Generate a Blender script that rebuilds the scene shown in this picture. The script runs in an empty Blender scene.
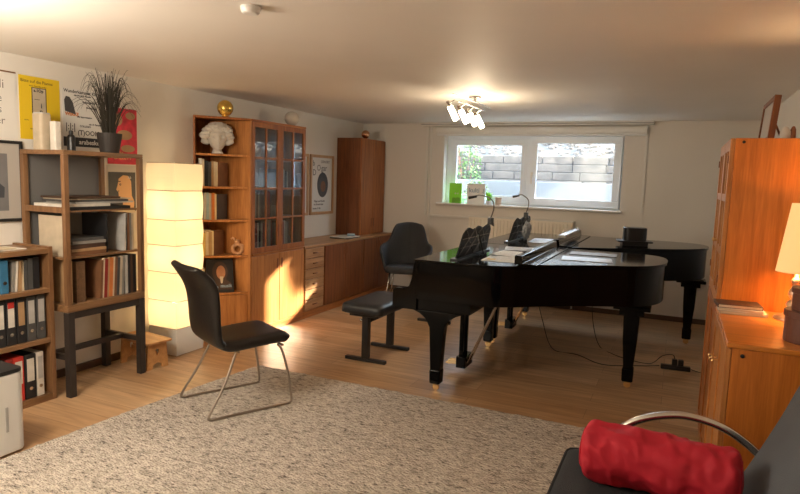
import bpy, bmesh, math, random
from mathutils import Vector, Matrix, noise
random.seed(7)
SC = bpy.context.scene
COL = SC.collection
PI = math.pi

# ------------------------------------------------------------------ materials
MATS = {}
def newmat(name):
    m = bpy.data.materials.new(name); m.use_nodes = True
    nt = m.node_tree; b = nt.nodes['Principled BSDF']
    return m, nt, b
def sset(b, k, v):
    if k in b.inputs: b.inputs[k].default_value = v
def c4(c): return (c[0], c[1], c[2], 1)
def mat(name, col, rough=.5, metal=0, coat=0, bump=0, bscale=60, var=0, vscale=8, emis=None, es=0, spec=.5, stretch=(1,1,1), trans=0, alpha=1):
    if name in MATS: return MATS[name]
    m, nt, b = newmat(name)
    sset(b, 'Base Color', c4(col)); sset(b, 'Roughness', rough); sset(b, 'Metallic', metal)
    sset(b, 'Coat Weight', coat); sset(b, 'Specular IOR Level', spec)
    sset(b, 'Transmission Weight', trans); sset(b, 'Alpha', alpha)
    if emis: sset(b, 'Emission Color', c4(emis)); sset(b, 'Emission Strength', es)
    if bump or var:
        tc = nt.nodes.new('ShaderNodeTexCoord'); mp = nt.nodes.new('ShaderNodeMapping')
        nt.links.new(tc.outputs['Object'], mp.inputs[0]); mp.inputs['Scale'].default_value = stretch
    if bump:
        n = nt.nodes.new('ShaderNodeTexNoise'); n.inputs['Scale'].default_value = bscale; n.inputs['Detail'].default_value = 4
        nt.links.new(mp.outputs[0], n.inputs['Vector'])
        bp = nt.nodes.new('ShaderNodeBump'); bp.inputs['Strength'].default_value = bump; bp.inputs['Distance'].default_value = .01
        nt.links.new(n.outputs[0], bp.inputs['Height']); nt.links.new(bp.outputs[0], b.inputs['Normal'])
    if var:
        n = nt.nodes.new('ShaderNodeTexNoise'); n.inputs['Scale'].default_value = vscale; n.inputs['Detail'].default_value = 5
        nt.links.new(mp.outputs[0], n.inputs['Vector'])
        r = nt.nodes.new('ShaderNodeValToRGB')
        r.color_ramp.elements[0].position = .3; r.color_ramp.elements[1].position = .7
        r.color_ramp.elements[0].color = c4([x*(1-var) for x in col]); r.color_ramp.elements[1].color = c4([min(1, x*(1+var)) for x in col])
        nt.links.new(n.outputs[0], r.inputs[0]); nt.links.new(r.outputs[0], b.inputs['Base Color'])
    MATS[name] = m
    return m
def wood(name, dark, light, axis='Z', rough=.42, scale=1.0, coat=.05):
    if name in MATS: return MATS[name]
    m, nt, b = newmat(name)
    tc = nt.nodes.new('ShaderNodeTexCoord'); mp = nt.nodes.new('ShaderNodeMapping')
    s = [22*scale, 22*scale, 22*scale]; s['XYZ'.index(axis)] = 1.3*scale
    mp.inputs['Scale'].default_value = s
    nt.links.new(tc.outputs['Object'], mp.inputs[0])
    n = nt.nodes.new('ShaderNodeTexNoise'); n.inputs['Scale'].default_value = 1.2; n.inputs['Detail'].default_value = 7; n.inputs['Distortion'].default_value = .6
    nt.links.new(mp.outputs[0], n.inputs['Vector'])
    n2 = nt.nodes.new('ShaderNodeTexNoise'); n2.inputs['Scale'].default_value = 7; n2.inputs['Detail'].default_value = 3
    nt.links.new(mp.outputs[0], n2.inputs['Vector'])
    mx = nt.nodes.new('ShaderNodeMath'); mx.operation = 'MULTIPLY_ADD'; mx.inputs[1].default_value = .35
    nt.links.new(n2.outputs[0], mx.inputs[0]); 
    ml = nt.nodes.new('ShaderNodeMath'); ml.operation = 'MULTIPLY'; ml.inputs[1].default_value = .65
    nt.links.new(n.outputs[0], ml.inputs[0]); nt.links.new(ml.outputs[0], mx.inputs[2])
    r = nt.nodes.new('ShaderNodeValToRGB')
    r.color_ramp.elements[0].position = .36; r.color_ramp.elements[1].position = .64
    r.color_ramp.elements[0].color = c4(dark); r.color_ramp.elements[1].color = c4(light)
    nt.links.new(mx.outputs[0], r.inputs[0]); nt.links.new(r.outputs[0], b.inputs['Base Color'])
    sset(b, 'Roughness', rough); sset(b, 'Coat Weight', coat); sset(b, 'Coat Roughness', .3)
    MATS[name] = m
    return m
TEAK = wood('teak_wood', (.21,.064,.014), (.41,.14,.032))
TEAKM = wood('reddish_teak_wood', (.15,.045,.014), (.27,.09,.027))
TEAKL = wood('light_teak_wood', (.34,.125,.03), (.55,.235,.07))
TEAKY = wood('teak_wood_long', (.26,.085,.02), (.48,.18,.045), axis='Y')
TEAKLY = wood('light_teak_long', (.34,.17,.07), (.55,.31,.15), axis='Y')
TEAKD = wood('dark_teak_wood', (.14,.045,.014), (.27,.085,.025))
CABR = wood('honey_teak_veneer', (.46,.135,.018), (.66,.22,.035), rough=.38)
CABRX = wood('honey_teak_top', (.50,.16,.022), (.70,.25,.04), axis='X', rough=.3)
SHELFW = wood('brown_shelf_wood', (.14,.065,.028), (.26,.135,.06))
SHELFY = wood('brown_shelf_wood_long', (.15,.075,.03), (.28,.15,.07), axis='Y')
OAKS = wood('stool_beech', (.42,.2,.07), (.6,.33,.13), axis='X', scale=.8)
FRAMEW = wood('pale_frame_wood', (.45,.25,.12), (.6,.37,.2))
BLACKP = mat('piano_black', (.002,.002,.0022), .08, spec=.15)
BLACKS = mat('satin_black', (.012,.012,.013), .35)
DARKSTAND = mat('dark_stained_legs', (.035,.027,.024), .45, var=.2)
BRASS = mat('brass', (.75,.5,.22), .28, 1)
CHROME = mat('brushed_chrome', (.62,.6,.57), .25, 1)
STEEL = mat('brushed_steel_tube', (.45,.40,.35), .3, 1)
LEATHER = mat('black_leather', (.010,.008,.007), .40, bump=.25, bscale=90)
FABRIC = mat('charcoal_fabric', (.035,.037,.042), .8, bump=.3, bscale=220)
VINYL = mat('bench_vinyl', (.02,.022,.025), .45, bump=.15, bscale=80)
GREYF = mat('grey_sofa_fabric', (.095,.108,.125), .9, bump=.4, bscale=260, var=.2, vscale=3)
DARKF = mat('dark_sofa_fabric', (.022,.025,.03), .9, bump=.4, bscale=200)
REDF = mat('red_cushion_fabric', (.47,.007,.026), .7, bump=.5, bscale=16, var=.1, vscale=10)
PLASTER = mat('plaster_cast', (.62,.58,.52), .85, bump=.4, bscale=40, var=.12)
WHITEP = mat('white_plastic', (.78,.77,.74), .35)
WHITEM = mat('white_painted_metal', (.75,.73,.68), .45)
PVC = mat('window_pvc', (.82,.89,.96), .35)
PAPERW = mat('white_paper', (.72,.70,.66), .7)
PAPERC = mat('cream_paper', (.62,.52,.38), .75)
INK = mat('printing_ink', (.03,.03,.035), .7)
INKG = mat('grey_ink', (.22,.2,.19), .7)
BACKP = mat('grey_back_panel', (.16,.155,.15), .8)
TERRA = mat('terracotta', (.45,.25,.17), .8)
GOLD = mat('gold_ball', (.8,.5,.12), .25, .85, var=.4, vscale=14)
COPPER = mat('copper_ball', (.8,.42,.22), .2, 1)

def wallmat(name, col, sc=30, bump=.12, rough=.85):
    return mat(name, col, rough, bump=bump, bscale=sc, var=.025, vscale=1.5)
WALL = wallmat('wall_plaster', (.74,.70,.64))
CEIL = wallmat('ceiling_paint', (.84,.80,.745), 12, .05, .6)

def glass(name, tint=(1,1,1), refl=.08, rough=0.0, dusty=0):
    m = bpy.data.materials.new(name); m.use_nodes = True; nt = m.node_tree
    nt.nodes.clear()
    o = nt.nodes.new('ShaderNodeOutputMaterial'); t = nt.nodes.new('ShaderNodeBsdfTransparent'); g = nt.nodes.new('ShaderNodeBsdfGlossy')
    t.inputs[0].default_value = c4(tint); g.inputs['Roughness'].default_value = rough
    lw_ = nt.nodes.new('ShaderNodeLayerWeight'); lw_.inputs[0].default_value = .5
    pw = nt.nodes.new('ShaderNodeMath'); pw.operation = 'POWER'; pw.inputs[1].default_value = 4; nt.links.new(lw_.outputs['Facing'], pw.inputs[0])
    f = nt.nodes.new('ShaderNodeMath'); f.operation = 'MULTIPLY_ADD'; f.inputs[1].default_value = .6; f.inputs[2].default_value = refl; nt.links.new(pw.outputs[0], f.inputs[0])
    mx = nt.nodes.new('ShaderNodeMixShader'); nt.links.new(f.outputs[0], mx.inputs[0])
    nt.links.new(t.outputs[0], mx.inputs[1]); nt.links.new(g.outputs[0], mx.inputs[2]); last = mx
    if dusty:
        d = nt.nodes.new('ShaderNodeBsdfTranslucent'); d.inputs[0].default_value = (.8,.9,1,1)
        m2 = nt.nodes.new('ShaderNodeMixShader'); m2.inputs[0].default_value = dusty
        nt.links.new(mx.outputs[0], m2.inputs[1]); nt.links.new(d.outputs[0], m2.inputs[2]); last = m2
    nt.links.new(last.outputs[0], o.inputs[0])
    return m
GLASSW = glass('window_glass', (.96,.98,1), refl=.002, dusty=.02)
GLASSC = glass('cabinet_glass', (.85,.88,.9))
def emat(name, col, es, base=(.8,.75,.65), trans=False, pattern=False):
    m, nt, b = newmat(name)
    sset(b, 'Base Color', c4(base)); sset(b, 'Emission Color', c4(col)); sset(b, 'Emission Strength', es); sset(b, 'Roughness', .8)
    return m

# ------------------------------------------------------------------ mesh builder
class MB:
    def __init__(s): s.bm = bmesh.new()
    def box(s, x0, y0, z0, x1, y1, z1, M=None):
        vs = [s.bm.verts.new((x, y, z)) for x in (x0, x1) for y in (y0, y1) for z in (z0, z1)]
        for f in ((0,1,3,2),(4,6,7,5),(0,4,5,1),(2,3,7,6),(0,2,6,4),(1,5,7,3)): s.bm.faces.new([vs[i] for i in f])
        if M is not None:
            for v in vs: v.co = M @ v.co
        return s
    def prism(s, pts, a, b, axis='Z', M=None):
        def P(p, t):
            return {'Z': (p[0], p[1], t), 'Y': (p[0], t, p[1]), 'X': (t, p[0], p[1])}[axis]
        lo = [s.bm.verts.new(P(p, a)) for p in pts]; hi = [s.bm.verts.new(P(p, b)) for p in pts]
        n = len(pts)
        s.bm.faces.new(lo); s.bm.faces.new(hi[::-1])
        for i in range(n): s.bm.faces.new((lo[i], hi[i], hi[(i+1)%n], lo[(i+1)%n]))
        if M is not None:
            for v in lo+hi: v.co = M @ v.co
        return s
    def tube(s, path, r, n=10, closed=False, caps=True):
        path = [Vector(p) for p in path]; N = len(path)
        rs = r if isinstance(r, (list, tuple)) else [r]*N
        rings = []; prev = None
        for i, p in enumerate(path):
            if closed: t = path[(i+1)%N]-path[i-1]
            else: t = path[min(i+1, N-1)]-path[max(i-1, 0)]
            t.normalize()
            if prev is None:
                u = t.orthogonal().normalized()
            else:
                u = (prev - t*prev.dot(t))
                u = u.normalized() if u.length > 1e-6 else t.orthogonal().normalized()
            prev = u; w = t.cross(u)
            rings.append([s.bm.verts.new(p + (u*math.cos(2*PI*k/n)+w*math.sin(2*PI*k/n))*rs[i]) for k in range(n)])
        for i in range(N if closed else N-1):
            a, b = rings[i], rings[(i+1)%N]
            for k in range(n): s.bm.faces.new((a[k], a[(k+1)%n], b[(k+1)%n], b[k]))
        if caps and not closed:
            s.bm.faces.new(rings[0][::-1]); s.bm.faces.new(rings[-1])
        return s
    def lathe(s, prof, n=24, c=(0,0,0)):
        rings = []
        for (r, z) in prof:
            rings.append([s.bm.verts.new((c[0]+r*math.cos(2*PI*k/n), c[1]+r*math.sin(2*PI*k/n), c[2]+z)) for k in range(n)])
        for a, b in zip(rings, rings[1:]):
            for k in range(n): s.bm.faces.new((a[k], a[(k+1)%n], b[(k+1)%n], b[k]))
        s.bm.faces.new(rings[0][::-1]); s.bm.faces.new(rings[-1])
        return s
    def loft(s, rings, caps=True):
        R = [[s.bm.verts.new(p) for p in r] for r in rings]; n = len(R[0])
        for a, b in zip(R, R[1:]):
            for k in range(n): s.bm.faces.new((a[k], a[(k+1)%n], b[(k+1)%n], b[k]))
        if caps: s.bm.faces.new(R[0][::-1]); s.bm.faces.new(R[-1])
        return s
    def sphere(s, c, r, n=20, sc=(1,1,1)):
        bmesh.ops.create_uvsphere(s.bm, u_segments=n, v_segments=n//2+2, radius=r, matrix=Matrix.Translation(c) @ Matrix.Diagonal((*sc, 1)))
        return s
    def quad(s, pts):
        s.bm.faces.new([s.bm.verts.new(p) for p in pts]); return s
    def build(s, name, m, parent=None, bevel=0, smooth=False, seg=2, sub=0, M=None):
        bmesh.ops.recalc_face_normals(s.bm, faces=s.bm.faces[:])
        me = bpy.data.meshes.new(name)
        if M is not None: bmesh.ops.transform(s.bm, matrix=M, verts=s.bm.verts[:])
        s.bm.to_mesh(me); s.bm.free()
        o = bpy.data.objects.new(name, me); COL.objects.link(o)
        me.materials.append(m)
        if smooth:
            for p in me.polygons: p.use_smooth = True
        if sub:
            md = o.modifiers.new('sub', 'SUBSURF'); md.levels = sub; md.render_levels = sub
        if bevel:
            md = o.modifiers.new('bevel', 'BEVEL'); md.width = bevel; md.segments = seg; md.limit_method = 'ANGLE'; md.angle_limit = math.radians(40)
            if not smooth:
                for p in me.polygons: p.use_smooth = True
                w = o.modifiers.new('wn', 'WEIGHTED_NORMAL'); w.keep_sharp = False
        if parent: o.parent = parent
        return o
def tag(o, label=None, cat=None, group=None, kind=None):
    if label: o['label'] = label
    if cat: o['category'] = cat
    if group: o['group'] = group
    if kind: o['kind'] = kind
    return o
def thing(name, label, cat, loc=(0,0,0), rz=0, group=None):
    o = bpy.data.objects.new(name, None); COL.objects.link(o); o.empty_display_size = .05
    o.location = loc; o.rotation_euler = (0,0,rz)
    return tag(o, label, cat, group)
def struct(o): o['kind'] = 'structure'; return o
def crom(P, n=8, closed=False):
    P = [Vector(p) for p in P]; out = []
    N = len(P)
    rng = range(N if closed else N-1)
    for i in rng:
        p0 = P[i-1] if (i > 0 or closed) else P[0]; p1 = P[i]; p2 = P[(i+1)%N]
        p3 = P[(i+2)%N] if (i+2 < N or closed) else P[-1]
        for k in range(n):
            t = k/n
            out.append(.5*((2*p1)+(-p0+p2)*t+(2*p0-5*p1+4*p2-p3)*t*t+(-p0+3*p1-3*p2+p3)*t**3))
    if not closed: out.append(P[-1])
    return out
def rrect(w, h, r, n=4):
    pts = []
    for cx, cy, a in ((w/2-r, h/2-r, 0), (-w/2+r, h/2-r, 90), (-w/2+r, -h/2+r, 180), (w/2-r, -h/2+r, 270)):
        for k in range(n+1):
            t = math.radians(a+90*k/n); pts.append((cx+r*math.cos(t), cy+r*math.sin(t)))
    return pts
def text(name, lines, m, parent, M, size=.03, sp=1.2, align='LEFT', ext=.0004, bold=0):
    """lines: list of (string, x, y, size); each line of lettering is a part of its own, laid in local XY and moved by M"""
    for (st, x, y, sz) in lines:
        cu = bpy.data.curves.new('t', 'FONT'); cu.body = st; cu.size = sz; cu.extrude = ext; cu.resolution_u = 2; cu.offset = bold
        cu.align_x = align
        o = bpy.data.objects.new('t', cu); COL.objects.link(o)
        dg = bpy.context.evaluated_depsgraph_get(); me = bpy.data.meshes.new_from_object(o.evaluated_get(dg))
        me.name = name; me.transform(M @ Matrix.Translation((x, y, 0)))
        bpy.data.objects.remove(o); bpy.data.curves.remove(cu)
        me.materials.clear(); me.materials.append(m)
        o = bpy.data.objects.new(name, me); COL.objects.link(o); o.parent = parent
    return o

# ------------------------------------------------------------------ room shell
XL, XR, YB, YF, ZC = -4.21, .765, 7.85, -1.6, 2.36
# plank floor
def floor_mat():
    m, nt, b = newmat('oak_plank_floor'); N = nt.nodes; Lk = nt.links.new
    tc = N.new('ShaderNodeTexCoord'); mp = N.new('ShaderNodeMapping'); Lk(tc.outputs['Object'], mp.inputs[0])
    br = N.new('ShaderNodeTexBrick'); Lk(mp.outputs[0], br.inputs['Vector'])
    br.inputs['Scale'].default_value = 1; br.inputs['Brick Width'].default_value = 1.3; br.inputs['Row Height'].default_value = .19
    br.inputs['Mortar Size'].default_value = .0015; br.inputs['Color1'].default_value = (.47,.28,.14,1); br.inputs['Color2'].default_value = (.62,.42,.25,1)
    br.inputs['Mortar'].default_value = (.22,.12,.06,1); br.inputs['Bias'].default_value = 0; br.offset = .37
    m2 = N.new('ShaderNodeMapping'); m2.inputs['Scale'].default_value = (1.6,16,1); Lk(tc.outputs['Object'], m2.inputs[0])
    n = N.new('ShaderNodeTexNoise'); n.inputs['Scale'].default_value = 1.5; n.inputs['Detail'].default_value = 8; n.inputs['Distortion'].default_value = .5; Lk(m2.outputs[0], n.inputs['Vector'])
    r = N.new('ShaderNodeValToRGB'); r.color_ramp.elements[0].position = .3; r.color_ramp.elements[1].position = .72
    r.color_ramp.elements[0].color = (.62,.57,.52,1); r.color_ramp.elements[1].color = (1.12,1.1,1.06,1); Lk(n.outputs[0], r.inputs[0])
    mx = N.new('ShaderNodeMix'); mx.data_type = 'RGBA'; mx.blend_type = 'MULTIPLY'; mx.inputs['Factor'].default_value = .85
    Lk(br.outputs['Color'], mx.inputs['A']); Lk(r.outputs[0], mx.inputs['B']); Lk(mx.outputs['Result'], b.inputs['Base Color'])
    sset(b, 'Roughness', .3); sset(b, 'Specular IOR Level', .5)
    bp = N.new('ShaderNodeBump'); bp.inputs['Strength'].default_value = .15; bp.inputs['Distance'].default_value = .004; Lk(n.outputs[0], bp.inputs['Height']); Lk(bp.outputs[0], b.inputs['Normal'])
    return m
struct(MB().box(XL-.2, YF-.2, -.1, XR+.2, YB+.3, 0).build('floor', floor_mat()))
struct(MB().box(XL-.2, YF-.2, ZC, XR+.2, YB+.3, ZC+.1).build('ceiling', CEIL))
struct(MB().box(XL-.2, YF-.2, 0, XL, YB+.3, ZC).build('wall_left', WALL))
struct(MB().box(XR, YF-.2, 0, XR+.2, YB+.3, ZC).build('wall_right', WALL))
struct(MB().box(XL, YF-.2, 0, XR, YF, ZC).build('wall_front', WALL))
WX0, WX1, WZ0, WZ1 = -2.95, -.64, 1.285, 2.2
w = MB(); w.box(XL, YB, 0, WX0, YB+.3, ZC); w.box(WX1, YB, 0, XR, YB+.3, ZC); w.box(WX0, YB, 0, WX1, YB+.3, WZ0-.025); w.box(WX0, YB, WZ1, WX1, YB+.3, ZC)
struct(w.build('wall_back', WALL))
BASE = mat('baseboard_wood', (.09,.05,.03), .5)
struct(MB().box(XL, YB-.015, 0, XR, YB, .06).build('baseboard_back', BASE))
struct(MB().box(XL, YF, 0, XL+.015, YB-.015, .06).build('baseboard_left', BASE))
struct(MB().box(XR-.015, YF, 0, XR, YB-.015, .06).build('baseboard_right', BASE))
struct(MB().box(WX0-.07, YB-.07, WZ0-.025, WX1+.03, YB+.16, WZ0).build('trim_1', WHITEP, bevel=.006))   # window sill
# window with two sashes
fr = MB(); y0, y1 = YB+.13, YB+.2
fr.box(WX0, y0, WZ0, WX1, y1, WZ0+.045); fr.box(WX0, y0, WZ1-.05, WX1, y1, WZ1)
fr.box(WX0, y0, WZ0+.045, WX0+.06, y1, WZ1-.05); fr.box(WX1-.05, y0, WZ0+.045, WX1, y1, WZ1-.05); fr.box(-1.84, y0, WZ0+.045, -1.75, y1, WZ1-.05)
win = struct(fr.build('window_1', PVC, bevel=.006))
def sash(x0, x1, z0, z1, ya, yb, t, nm):
    s = MB(); s.box(x0, ya, z0, x1, yb, z0+t); s.box(x0, ya, z1-t, x1, yb, z1); s.box(x0, ya, z0+t, x0+t, yb, z1-t); s.box(x1-t, ya, z0+t, x1, yb, z1-t)
    o = s.build('window_sash', PVC, win, bevel=.005)
    MB().box(x0+t-.01, (ya+yb)/2-.004, z0+t-.01, x1-t+.01, (ya+yb)/2+.004, z1-t+.01).build('window_pane', GLASSW, o)
    return o
sash(WX0+.06, -1.84, WZ0+.045, WZ1-.05, YB+.135, YB+.19, .075, 0)
s2 = sash(-1.79, WX1-.025, WZ0+.02, WZ1-.01, YB+.085, YB+.128, .09, 1)
h = MB(); h.box(-1.765, YB+.055, 1.66, -1.735, YB+.085, 1.73); h.box(-1.76, YB+.045, 1.58, -1.74, YB+.06, 1.70)
h.build('window_handle', WHITEP, s2, bevel=.004)
# curtain rail, blind cassette, cable ducts
rl = thing('curtain_rail', 'long white double curtain rail fixed under the ceiling above the window', 'curtain rail', (-1.8, YB, ZC))
r_ = MB(); r_.box(-1.46, -.10, -.045, 1.48, -.004, -.001); r_.build('rail', WHITEM, rl, bevel=.003)
r_ = MB(); r_.box(-1.46, -.105, -.03, 1.48, -.10, -.02); r_.build('track_groove', mat('groove_grey', (.3,.29,.27), .6), rl)
bl = thing('roller_blind', 'white rolled-up blind in its cassette directly above the window', 'blind', (-1.75, YB, 2.2))
MB().prism([(-.001,0.01),(-.07,.01),(-.08,.05),(-.07,.095),(-.001,.1)], -1.3, 1.36, 'X').build('cassette', WHITEM, bl, bevel=.004)
MB().tube([(-1.29,-.045,.0),(1.35,-.045,.0)], .012).build('hem_bar', WHITEP, bl)
for k, x in enumerate((-3.17, -3.2)):
    pass
d = MB(); d.box(-3.205, YB-.035, 1.1, -3.175, YB-.001, 2.31); d.box(-3.15, YB-.022, .1, -3.13, YB-.001, 2.31); struct(d.build('trim_2', WHITEM, bevel=.002))
d = MB(); d.box(-3.125, YB-.03, 1.085, -2.55, YB-.001, 1.115); struct(d.build('trim_3', WHITEM, bevel=.002))
d = MB(); d.box(-.405, YB-.02, 1.27, -.375, YB-.001, 2.3); struct(d.build('trim_4', WHITEM, bevel=.002))
# radiator
RADM = mat('radiator_cream', (.86,.79,.67), .45)
ra = thing('radiator', 'cream ribbed panel radiator on the back wall below the window', 'radiator', (-1.85, YB, 0))
R_ = MB(); R_.box(-.68, -.09, .38, .68, -.02, 1.12)
for k in range(30):
    x = -.65+k*1.3/29; R_.box(x-.012, -.115, .42, x+.012, -.09, 1.09)
R_.build('ribbed_panel', RADM, ra, bevel=.004)
g = MB(); g.box(-.69, -.105, 1.115, .69, -.01, 1.13)
for k in range(34): pass
g.build('top_grille', WHITEM, ra, bevel=.002)
MB().tube([(.72,-.05,1.0),(.72,-.05,.5),(.72,-.05,.02)], .01).tube([(.68,-.05,1.0),(.72,-.05,1.0)], .01).build('pipe', WHITEM, ra)
MB().lathe([(.018,0),(.022,.01),(.022,.05),(.015,.06)], 12, (.72,-.05,1.0)).build('thermostat_valve', WHITEP, ra)
b_ = MB(); b_.box(-.5,-.02,.6,-.46,-.001,.9); b_.box(.46,-.02,.6,.5,-.001,.9); b_.build('wall_bracket', WHITEM, ra)

# ------------------------------------------------------------------ outside the window
SOIL = mat('outside_gravel', (.04,.035,.03), .9, bump=1, bscale=25, var=.5, vscale=22)
struct(MB().box(-9, YB+.3, .9, 5, 16, 1.0).build('ground_outside', mat('outside_paving', (.15,.15,.145), .9, var=.1)))
WW = mat('outside_white_wall', (.15,.165,.18), .8)
lw = MB(); lw.box(-6, 8.9, 1.0, 3, 9.1, 1.61)
struct(lw.build('low_wall_outside', WW, bevel=.01))
STONE = mat('sandstone_blocks', (.10,.078,.06), .9, bump=.8, bscale=20, var=.35, vscale=5)
sb = MB(); z = 1.0
for row in range(8):
    x = -7-random.random()*.5
    while x < 4:
        L = .28+random.random()*.45; dd = random.random()*.05
        sb.box(x, 9.5+row*.05-dd, z, x+L-.01, 9.95, z+.122); x += L
    z += .128
struct(sb.build('retaining_wall_outside', STONE, bevel=.012))
struct(MB().prism([(9.96,1.0),(14,1.0),(14,3.1),(9.96,1.98)], -8, 5, 'X').build('slope_outside', SOIL))
rk = MB()
for k in range(420):
    x = -5+7*random.random(); t = random.random(); r = .02+.045*random.random()
    bmesh.ops.create_icosphere(rk.bm, subdivisions=1, radius=r, matrix=Matrix.Translation((x, 10.02+t*1.2, 1.99+.28*t*1.2)))
tag(rk.build('gravel_stones', STONE), 'loose pale stones lying on the slope behind the window', 'stones', kind='stuff')
LEAF = mat('shrub_leaf', (.09,.18,.025), .6, var=.4, vscale=9)
def shrub(name, label, loc, sx, sy, h, n, ls, group=None, seed=1, m=LEAF):
    rnd = random.Random(seed)
    t = thing(name, label, 'shrub', loc, 0, group)
    st = MB()
    for k in range(7):
        a = rnd.random()*6.28; st.tube([(0,0,0),(math.cos(a)*sx*.3,math.sin(a)*sy*.3,h*.5),(math.cos(a)*sx*.6,math.sin(a)*sy*.6,h*.85)], [.012,.009,.004], 6)
    st.build('stem', TEAKD, t)
    f = MB()
    for k in range(n):
        while True:
            p = Vector((rnd.uniform(-1,1), rnd.uniform(-1,1), rnd.uniform(-1,1)))
            if p.length < 1: break
        c = Vector((p.x*sx, p.y*sy, h*.55+p.z*h*.5)); q = Matrix.Rotation(rnd.random()*6.28, 3, 'Z') @ Matrix.Rotation(rnd.uniform(-1.2,1.2), 3, 'X')
        L = ls*rnd.uniform(.7,1.3)
        f.quad([c+q@Vector(v)*L for v in ((0,0,0),(.35,.5,.05),(0,1.1,0),(-.35,.5,.05))])
    f.build('foliage', m, t)
    return t
shrub('shrub', 'light green leafy shrub against the outside wall at the left window pane', (-3.12, 9.33, 1.0), .26, .16, 1.3, 900, .055, seed=3)
shrub('shrub', 'small bright green plant outside the window behind the white card', (-2.72, 8.6, 1.0), .2, .16, .62, 420, .05, seed=8)
# hedge added unseen above the slope; it shades the left half of the window
shrub('occluder', 'dense hedge of leaves, added out of view above the slope to block the sun', (-.35, 9.9, 2.30), 1.0, .4, 1.1, 5200, .09, seed=5)

# window sill things
t = thing('sill_card', 'bright green card with white marks standing at the left end of the window sill', 'card', (-2.76, YB+.0, WZ0))
MB().box(-.09, -.003, 0, .085, .003, .27).build('card', mat('lime_card', (.28,.85,.05), .6), t)
text('mark', [('++', 0, .11, .06)], PAPERW, t, Matrix.Translation((-.02,-.004,0)) @ Matrix.Rotation(PI/2,4,'X'))
cf = MB()
for k in range(9):
    x = -.05+k*.012; cf.quad([(x,-.004,.0),(x+.02,-.005,.0),(x+.024,-.005,.03+.05*random.random()),(x+.006,-.004,.08)])
cf.build('leaf_print', mat('green_print', (.18,.5,.04), .6), t)
t = thing('sill_sign', 'white sign with grey letters propped on the window sill beside the green card', 'sign', (-2.48, YB+.01, WZ0))
MB().box(-.12, -.003, .0, .13, .003, .27).build('board', mat('sign_white', (.86,.88,.88), .6), t)
text('lettering', [('kulti', -.095, .155, .085), ('.|', .085, .155, .07)], mat('sign_grey', (.25,.36,.5), .6), t, Matrix.Translation((0,-.004,0)) @ Matrix.Rotation(PI/2,4,'X'), bold=.001)
t = tag(MB().lathe([(.03,0),(.04,.002),(.045,.095),(.048,.1),(.04,.1)], 20, (-2.17, YB+.03, WZ0)).build('candle_cup', mat('beige_cup', (.6,.45,.35), .6)), 'small beige cup on the window sill near the middle of the left pane', 'cup')
t = thing('sill_plant', 'small bright green potted plant on the sill between sign and beige cup', 'plant', (-2.3, YB+.03, WZ0))
MB().lathe([(.03,0),(.04,.002),(.045,.045),(.04,.05)], 16).build('pot', WHITEP, t)
f = MB()
for k in range(80):
    a = random.random()*6.28; h1 = .06+.09*random.random(); r = .045*random.random()
    f.quad([(r*math.cos(a)*.3,r*math.sin(a)*.3,.045),(r*math.cos(a)+.008,r*math.sin(a),h1),(r*math.cos(a)*1.3,r*math.sin(a)*1.3,h1+.02),(r*math.cos(a)-.008,r*math.sin(a)+.006,h1*.8)])
f.build('leaves', mat('bright_leaf', (.25,.6,.04), .6), t)

# ------------------------------------------------------------------ rug
def rug_mat():
    m, nt, b = newmat('wool_rug'); N = nt.nodes; Lk = nt.links.new
    tc = N.new('ShaderNodeTexCoord')
    mp = N.new('ShaderNodeMapping'); mp.inputs['Scale'].default_value = (1, 2.2, 1); Lk(tc.outputs['Object'], mp.inputs[0])
    n = N.new('ShaderNodeTexNoise'); n.inputs['Scale'].default_value = 26; n.inputs['Detail'].default_value = 5; n.inputs['Roughness'].default_value = .7; Lk(mp.outputs[0], n.inputs['Vector'])
    r = N.new('ShaderNodeValToRGB'); e = r.color_ramp.elements
    e[0].position = .36; e[0].color = (.12,.10,.09,1); e[1].position = .60; e[1].color = (.66,.60,.53,1)
    k = e.new(.40); k.color = (.37,.325,.28,1); k = e.new(.50); k.color = (.52,.465,.405,1)
    Lk(n.outputs[0], r.inputs[0]); Lk(r.outputs[0], b.inputs['Base Color']); sset(b, 'Roughness', .95); sset(b, 'Specular IOR Level', .1)
    v = N.new('ShaderNodeTexVoronoi'); v.inputs['Scale'].default_value = 55; Lk(mp.outputs[0], v.inputs['Vector'])
    bp = N.new('ShaderNodeBump'); bp.inputs['Strength'].default_value = .9; bp.inputs['Distance'].default_value = .012; Lk(v.outputs[0], bp.inputs['Height']); Lk(bp.outputs[0], b.inputs['Normal'])
    return m
bm = bmesh.new(); nx, ny = 150, 170; RX0, RX1, RY0, RY1 = -3.25, .12, .75, 4.0
grid = []
for j in range(ny+1):
    row = []
    for i in range(nx+1):
        u, v = i/nx, j/ny
        x = RX0+(RX1-RX0)*u; y = RY0+(RY1-RY0)*v
        x += .012*noise.noise(Vector((y*4, 0, 3)))*(1 if i in (0, nx) else 0); y += .012*noise.noise(Vector((x*4, 5, 3)))*(1 if j in (0, ny) else 0)
        x += .17*max(0, (v-.35)/.65)**1.5*(1-u)         # the far left corner swings inward a little
        edge = min(i, nx-i, j, ny-j)
        z = .002 if edge == 0 else .017+.005*noise.noise(Vector((x*18, y*22, 0)))+.004*(random.random()-.5)
        row.append(bm.verts.new((x, y, z)))
    grid.append(row)
for j in range(ny):
    for i in range(nx): bm.faces.new((grid[j][i], grid[j][i+1], grid[j+1][i+1], grid[j+1][i]))
mb = MB(); mb.bm.free(); mb.bm = bm
tag(mb.build('rug', rug_mat(), smooth=True), 'large shaggy beige and grey flecked wool rug in the foreground', 'rug')

# ------------------------------------------------------------------ left cabinets
CX = -3.7
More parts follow.
